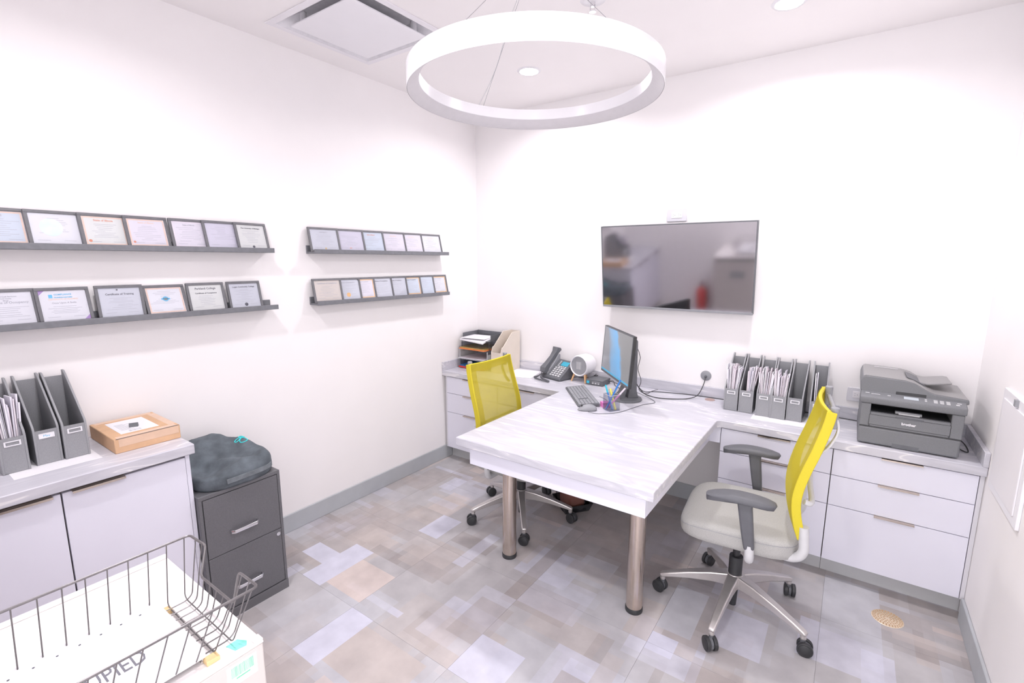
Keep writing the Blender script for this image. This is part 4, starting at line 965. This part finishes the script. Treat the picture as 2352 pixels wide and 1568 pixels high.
# ============================================================ HEATER
he = thing('space_heater', 'small round white heater on wooden legs beside the phone', 'heater', (1.100, -0.110, ZT), R(-7))
RM = Matrix.Translation((0, 0, 0.123)) @ Matrix.Rotation(PI/2, 4, 'X')
MB().lathe([(0, -0.085), (0.050, -0.085), (0.070, -0.074), (0.078, -0.050), (0.079, 0.045), (0.076, 0.058), (0.073, 0.061), (0.069, 0.058), (0.0675, 0.052), (0.0, 0.052)], 48, M=RM).build('housing', 'white', he)
MB().lathe([(0, 0.0535), (0.067, 0.0535)], 40, M=RM).build('grille', 'mgrey', he)
gl = MB()
for k in range(5): gl.box(-0.020+0.009*k, -0.016+0.009*k, -0.0555, -0.0540, 0.123-0.026, 0.123+0.030)
gl.build('heating_bars', 'lgrey', he)
for (x, y) in ((-0.062, -0.055), (0.062, -0.055), (0, 0.055)):
    MB().cyl((x*0.72, y*0.72, 0.062), (x, y, 0.0), 0.0085, 0.006, 12).build('leg', 'wood', he)

# ============================================================ MINI PC, MONITOR
pc = thing('mini_computer', 'small black desktop computer with blue sticker beside the heater', 'computer', (1.232, -0.120, ZT))
bx('case', 'dgrey', -0.066, 0.066, -0.066, 0.066, 0.002, 0.040, pc, bevel=0.002)
bx('sticker', 'lcd', -0.060, -0.040, -0.0668, -0.066, 0.012, 0.030, pc)
pt = MB()
for k in range(3): pt.box(-0.018+0.022*k, -0.004+0.022*k, -0.0668, -0.066, 0.012, 0.020)
pt.box(-0.018, 0.045, -0.0668, -0.066, 0.026, 0.028); pt.build('ports', 'lgrey', pc)
mo = thing('computer_monitor', 'flat computer monitor on the desk seen at an angle, showing a blue picture', 'monitor', (1.552, -0.378, ZT), R(-47.8))
# local frame: screen faces -y
sroot = Matrix.Translation((0.0, -0.079, 0.296)) @ Matrix.Rotation(-0.065, 4, 'X')
MW, MH = 0.525, 0.316
def mbx(name, m, x0, x1, y0, y1, z0, z1, par, **k):
    o = MB().box(x0, x1, y0, y1, z0, z1).build(name, m, par, **k); o.matrix_local = sroot; return o
hd = mbx('housing', 'black', -MW/2, MW/2, 0, 0.022, -MH/2, MH/2, mo, bevel=0.003)
hb = MB().box(-0.16, 0.16, 0.022, 0.040, -0.10, 0.10).build('rear_bulge', 'dgrey', mo, bevel=0.008); hb.matrix_local = sroot
sc = mbx('screen', 'screen', -MW/2+0.007, MW/2-0.007, -0.0008, 0.001, -MH/2+0.014, MH/2-0.007, mo)
tb = MB().box(-MW/2+0.007, MW/2-0.007, -0.0012, -0.0008, -MH/2+0.014, -MH/2+0.026).build('taskbar', 'skyblue', sc)
bz = MB(); bz.box(-MW/2, MW/2, -0.002, 0, -MH/2, -MH/2+0.014); bz.box(-MW/2, MW/2, -0.002, 0, MH/2-0.007, MH/2); bz.box(-MW/2, -MW/2+0.007, -0.002, 0, -MH/2+0.014, MH/2-0.007); bz.box(MW/2-0.007, MW/2, -0.002, 0, -MH/2+0.014, MH/2-0.007)
b_ = bz.build('bezel', 'dgrey', mo, bevel=0.0008); b_.matrix_local = sroot
MB().lathe([(0, 0), (0.098, 0), (0.102, 0.004), (0.098, 0.011), (0.04, 0.015), (0, 0.015)], 44).build('base', 'dgrey', mo)
MB().prism([(0.000, 0.012), (0.075, 0.012), (0.062, 0.060), (0.056, 0.385), (0.048, 0.395), (0.028, 0.395), (0.018, 0.12)], -0.022, 0.026, 'x').build('stand_column', 'dgrey', mo, bevel=0.005)
MB().prism([(-0.085, 0.010), (-0.020, 0.010), (-0.008, 0.10), (-0.016, 0.11), (-0.045, 0.045)], -0.035, 0.035, 'x').build('stand_foot', 'dgrey', mo, bevel=0.004)
MB().cyl((0, -0.052, 0.30), (0, 0.04, 0.30), 0.028, n=16).build('pivot', 'black', mo)

# ============================================================ KEYBOARD, MOUSE, PENS
kbd = thing('keyboard', 'dark grey computer keyboard in front of the monitor', 'keyboard', (1.294, -0.505, ZT), R(-51))
MB().prism([(-0.068, 0.0), (-0.068, 0.010), (0.066, 0.022), (0.068, 0.018), (0.068, 0.0)], -0.222, 0.222, 'x').build('case', 'dgrey', kbd, bevel=0.003)
ks = MB(); tm = Matrix.Translation((0, -0.068, 0.0102)) @ Matrix.Rotation(math.atan2(0.012, 0.134), 4, 'X')
for r_ in range(6):
    for c_ in range(21):
        if c_ in (15,) and r_ in (1, 2, 3): continue
        if r_ == 0 and 4 <= c_ <= 8 and c_ != 4: continue
        x = -0.213+0.0204*c_; w_ = 0.0178*(5.6 if (r_ == 0 and c_ == 4) else 1)
        ks.box(x, x+w_, 0.008+0.0205*r_, 0.0255+0.0205*r_, 0, 0.004, tm)
ks.build('keys', 'mgrey', kbd)['kind'] = 'stuff'
ms = thing('mouse', 'dark grey computer mouse beside the keyboard', 'mouse', (1.452, -0.738, ZT), R(-58))
v, f = slab(sup(0.033, 0.058, 2.6), lambda x, y: 0.036-6.0*(y-0.012)**2-8*x*x, 0.002, NR=8, NA=36, edge=4, drop=0.35)
MB().add(v, f).build('shell', 'mgrey', ms, smooth=70)
MB().cyl((-0.004, -0.034, 0.027), (0.004, -0.034, 0.027), 0.006, n=14).build('scroll_wheel', 'black', ms)
cup = thing('pen_cup', 'clear square plastic pen cup in front of the monitor', 'cup', (1.568, -0.650, ZT), R(-30))
cm_ = MB(); a = 0.036
cm_.box(-a, a, -a, a, 0, 0.003); cm_.box(-a, a, -a, -a+0.002, 0.003, 0.098); cm_.box(-a, a, a-0.002, a, 0.003, 0.098); cm_.box(-a, -a+0.002, -a+0.002, a-0.002, 0.003, 0.098); cm_.box(a-0.002, a, -a+0.002, a-0.002, 0.003, 0.098)
cm_.build('cup', 'clearplastic', cup)
rim_ = MB().tube([(-a, -a, 0.098), (a, -a, 0.098), (a, a, 0.098), (-a, a, 0.098)], 0.0013, 6, closed=True); rim_.build('rim', 'lgrey', cup)
def pen(label, p0, p1, body, capm, r=0.0048):
    p0, p1 = Vector(p0), Vector(p1); c = Vector((1.568, -0.650, ZT)); d = (p1-p0)
    t = thing('pen', label, 'pen', c+p0)
    MB().cyl((0, 0, 0), d*0.72, r, n=12).build('barrel', body, t)
    MB().cyl(d*0.70, d, r*1.15, r, n=12).build('cap', capm, t)
pen('blue pen with white and blue clip, tallest in the pen cup', (-0.026, -0.018, 0.005), (0.040, 0.030, 0.185), 'penblue', 'penblue')
pen('dark blue pen with turquoise cap in the pen cup', (0.012, -0.010, 0.005), (-0.040, -0.005, 0.150), 'penblue', 'pencyan')
pen('pink pen leaning right in the pen cup', (-0.024, -0.006, 0.005), (0.072, 0.030, 0.140), 'pink', 'envpink')
pen('yellow highlighter in the pen cup', (0.026, 0.004, 0.005), (-0.020, 0.020, 0.125), 'penyellow', 'penyellow', 0.0065)
tag(MB().box(-0.024, 0.024, -0.024, 0.024, 0, 0.030).build('sticky_note_block', 'pink', loc=(1.512, -0.612, ZT), rot=(0, 0, R(-40))), 'pink block of sticky notes beside the pen cup', 'notepad')

# ============================================================ LETTER TRAYS AND HOLDER
def tray(label, z, yf, m, x0=0.030, x1=0.325, posts=True):
    t = thing('letter_tray', label, 'tray', ((x0+x1)/2, -0.03, z), 0, 'stacked letter trays in the corner'); w_ = (x1-x0)/2; d = yf+0.03
    bx('floor_panel', m, -w_, w_, d, 0, 0.0, 0.003, t)
    for s in (-1, 1): bx('side_wall', m, s*w_-0.0015, s*w_+0.0015, d+0.03, 0, 0.003, 0.050, t)
    bx('back_wall', m, -w_, w_, -0.003, 0, 0.003, 0.052, t)
    for s in (-1, 1):
        for y in ((d+0.035, -0.015) if posts else ()): MB().cyl((s*w_*0.985, y, 0.0), (s*w_*0.985, y, 0.074), 0.004, n=8).build('riser_post', m, t)
    return t
tray('lowest clear letter tray holding red and blue folders', ZT+0.002, -0.300, 'clearplastic')
tray('third letter tray from top, pale grey plastic', ZT+0.080, -0.310, 'lgrey')
tray('second letter tray from top, clear with orange and yellow folders', ZT+0.158, -0.285, 'clearplastic')
tray('topmost letter tray, dark grey, with white papers', ZT+0.236, -0.262, 'dgrey', posts=False)
def sheet(name, label, m, x0, x1, y0, y1, z0, z1, cat='folder', rz=0.0, curl=0.0):
    n = 8; v = []; f = []
    for i in range(n+1):
        y = y0+(y1-y0)*i/n; c = curl*(max(0, 0.45-i/n)/0.45)**2
        for x in (x0, x1):
            k = c*(1.0 if x == x1 else 0.35); v += [(x, y, z0+k), (x, y, z1+k)]
    for i in range(n):
        a = i*4; b = a+4; f += [(a, a+2, b+2, b), (a+1, b+1, b+3, a+3), (a, b, b+1, a+1), (a+2, a+3, b+3, b+2)]
    f += [(0, 1, 3, 2), (n*4, n*4+2, n*4+3, n*4+1)]
    cx, cy = (x0+x1)/2, (y0+y1)/2
    m_ = MB().add([(p[0]-cx, p[1]-cy, p[2]-z0) for p in v], f)
    return tag(m_.build(name, m, loc=(cx, cy, z0), rot=(0, 0, rz)), label, cat)
sheet('folder', 'red folder at the bottom of the letter trays', 'red', 0.045, 0.300, -0.31, -0.06, ZT+0.006, ZT+0.016)
sheet('folder', 'blue folder lying on the red folder in the lowest tray', 'blue', 0.050, 0.290, -0.30, -0.07, ZT+0.017, ZT+0.026)
sheet('paper_stack', 'grey papers in the third letter tray', 'paper2', 0.045, 0.305, -0.305, -0.05, ZT+0.084, ZT+0.088, 'paper', 0.0, 0.004)
sheet('folder', 'orange folder in the second letter tray', 'orange', 0.045, 0.315, -0.305, -0.05, ZT+0.162, ZT+0.168)
sheet('folder', 'yellow folder on top of the orange folder', 'yellowpaper', 0.045, 0.300, -0.29, -0.05, ZT+0.169, ZT+0.176)
sheet('clear_folder', 'clear plastic folder on the yellow folder', 'clearplastic', 0.040, 0.312, -0.30, -0.05, ZT+0.177, ZT+0.182)
sheet('paper_stack', 'white papers drooping over the front of the topmost tray', 'paper', 0.045, 0.300, -0.290, -0.06, ZT+0.240, ZT+0.250, 'paper', R(-3), -0.022)
sheet('paper_stack', 'single white sheet on top of the letter trays', 'paper', 0.040, 0.270, -0.275, -0.07, ZT+0.252, ZT+0.254, 'paper', R(6))
bf = thing('magazine_holder', 'beige magazine holder beside the letter trays', 'file box', (0.426, -0.160, ZT))
for s in (-1, 1):
    x = s*0.046
    MB().prism([(-0.135, 0), (-0.135, 0.165), (-0.118, 0.208), (-0.100, 0.212), (0.022, 0.318), (0.130, 0.318), (0.130, 0)], x-0.003, x+0.003, 'x').build('side_panel', 'holder', bf, bevel=0.001)
bx('back_panel', 'holder', -0.043, 0.043, 0.126, 0.130, 0.0, 0.318, bf); bx('front_panel', 'holder', -0.043, 0.043, -0.135, -0.131, 0.0, 0.165, bf); bx('bottom_panel', 'holder', -0.043, 0.043, -0.131, 0.126, 0, 0.004, bf)
sheet('paper_sheet', 'white sheet of paper lying between the phone and the magazine holder', 'paper', 0.500, 0.720, -0.305, -0.045, ZT+0.0005, ZT+0.0015, 'paper', R(12))
# ============================================================ WASTE BIN
wbn = thing('waste_bin', 'black waste bin with clear bag under the desk', 'bin', (1.275, -0.565, 0), R(53))
bn = MB(); q, t_ = 0.085, 0.105
bn.add([(-q,-q,0),(q,-q,0),(q,q,0),(-q,q,0),(-t_,-t_,0.06),(t_,-t_,0.06),(t_,t_,0.06),(-t_,t_,0.06)], [(0,3,2,1),(0,1,5,4),(1,2,6,5),(2,3,7,6),(3,0,4,7)])
bn.build('tray', 'black', wbn, bevel=0.003)
v, f = slab(sup(0.098, 0.098, 4), lambda x, y: 0.30+0.012*math.sin(30*x)*math.cos(25*y), 0.012, NR=10, NA=48, edge=8, drop=0.8)
v = [(p[0]*(1+0.03*math.sin(9*math.atan2(p[1], p[0])+20*p[2])), p[1]*(1+0.03*math.cos(7*math.atan2(p[1], p[0])+15*p[2])), p[2]) for p in v]
MB().add(v, f).build('bin_bag', 'smoke', wbn, smooth=60)
v, f = slab(sup(0.080, 0.080, 2.5), lambda x, y: 0.20+0.02*math.sin(40*x), 0.02, NR=8, NA=32, edge=4, drop=0.5)
MB().add(v, f).build('rubbish', 'rust', wbn, smooth=60)
bsk = MB()
# ============================================================ CABLES
cable('wall_cable', 'black cord from the round wall outlet down to the desk and the monitor', [(1.951, -0.018, 0.890), (1.951, -0.050, 0.850), (1.930, -0.100, 0.785), (1.880, -0.150, ZT+0.004), (1.800, -0.210, ZT+0.003), (1.720, -0.240, ZT+0.003), (1.655, -0.225, ZT+0.003), (1.610, -0.230, ZT+0.02), (1.580, -0.290, ZT+0.10), (1.565, -0.330, ZT+0.22)], 0.0032)
cable('network_cable', 'thin black cable running along the backsplash behind the file boxes', [(1.590, -0.26, ZT+0.06), (1.600, -0.170, ZT+0.01), (1.66, -0.095, ZT+0.003), (1.85, -0.040, ZT+0.003), (2.05, -0.028, ZT+0.003), (2.40, -0.026, ZT+0.003), (2.62, -0.026, ZT+0.003), (2.79, -0.040, ZT+0.003)], 0.0026)
cable('mouse_cable', 'thin grey cable from the mouse around the pen cup', [(1.482, -0.790, ZT+0.008), (1.540, -0.770, ZT+0.002), (1.620, -0.690, ZT+0.002), (1.660, -0.560, ZT+0.002), (1.690, -0.440, ZT+0.002), (1.735, -0.360, ZT+0.002), (1.700, -0.300, ZT+0.002), (1.640, -0.270, ZT+0.01), (1.590, -0.290, ZT+0.03)], 0.0018, 'dgrey')
cable('keyboard_cable', 'thin dark cable between keyboard and pen cup', [(1.400, -0.455, ZT+0.01), (1.450, -0.470, ZT+0.002), (1.500, -0.520, ZT+0.002), (1.530, -0.470, ZT+0.002), (1.60, -0.33, ZT+0.015)], 0.0018, 'dgrey')
cable('computer_cable', 'black cables trailing from the small computer to the wall', [(1.298, -0.090, ZT+0.02), (1.33, -0.075, ZT+0.025), (1.36, -0.11, ZT+0.004), (1.42, -0.16, ZT+0.003), (1.50, -0.22, ZT+0.02), (1.535, -0.31, ZT+0.10)], 0.0028)
cable('computer_cable', 'black cable looping behind the heater to the small computer', [(0.98, -0.05, ZT+0.003), (1.05, -0.032, ZT+0.003), (1.14, -0.035, ZT+0.012), (1.24, -0.040, ZT+0.02), (1.30, -0.048, ZT+0.012), (1.38, -0.06, ZT+0.003)], 0.0028)
cable('video_cable', 'dark cable hanging down behind the monitor', [(1.590, -0.345, ZT+0.36), (1.618, -0.335, ZT+0.28), (1.605, -0.330, ZT+0.20), (1.622, -0.310, ZT+0.12), (1.600, -0.280, ZT+0.05), (1.640, -0.250, ZT+0.02), (1.66, -0.20, ZT+0.03), (1.69, -0.17, ZT+0.04)], 0.0022)
cable('printer_cable', 'black printer cable lying at the right end of the counter', [(3.13, -0.130, ZT+0.03), (3.17, -0.150, ZT+0.035), (3.205, -0.20, ZT+0.02), (3.215, -0.27, ZT+0.004), (3.20, -0.29, ZT+0.004), (3.16, -0.235, ZT+0.012), (3.13, -0.19, ZT+0.02)], 0.003)
cable('cable_end', 'short tangle of black cable left of the desk phone', [(0.720, -0.075, ZT+0.004), (0.735, -0.090, ZT+0.016), (0.752, -0.075, ZT+0.006), (0.748, -0.060, ZT+0.018), (0.770, -0.085, ZT+0.010), (0.800, -0.080, ZT+0.006)], 0.0035)
pa = thing('plug_adapter', 'black plug adapter standing between heater and small computer', 'adapter', (1.185, -0.060, ZT+0.001))
bx('case', 'black', -0.014, 0.014, -0.010, 0.010, 0, 0.045, pa, bevel=0.003)
MB().cyl((0, 0, 0.045), (0, 0, 0.056), 0.005, 0.003, 10).build('cord_boot', 'dgrey', pa)
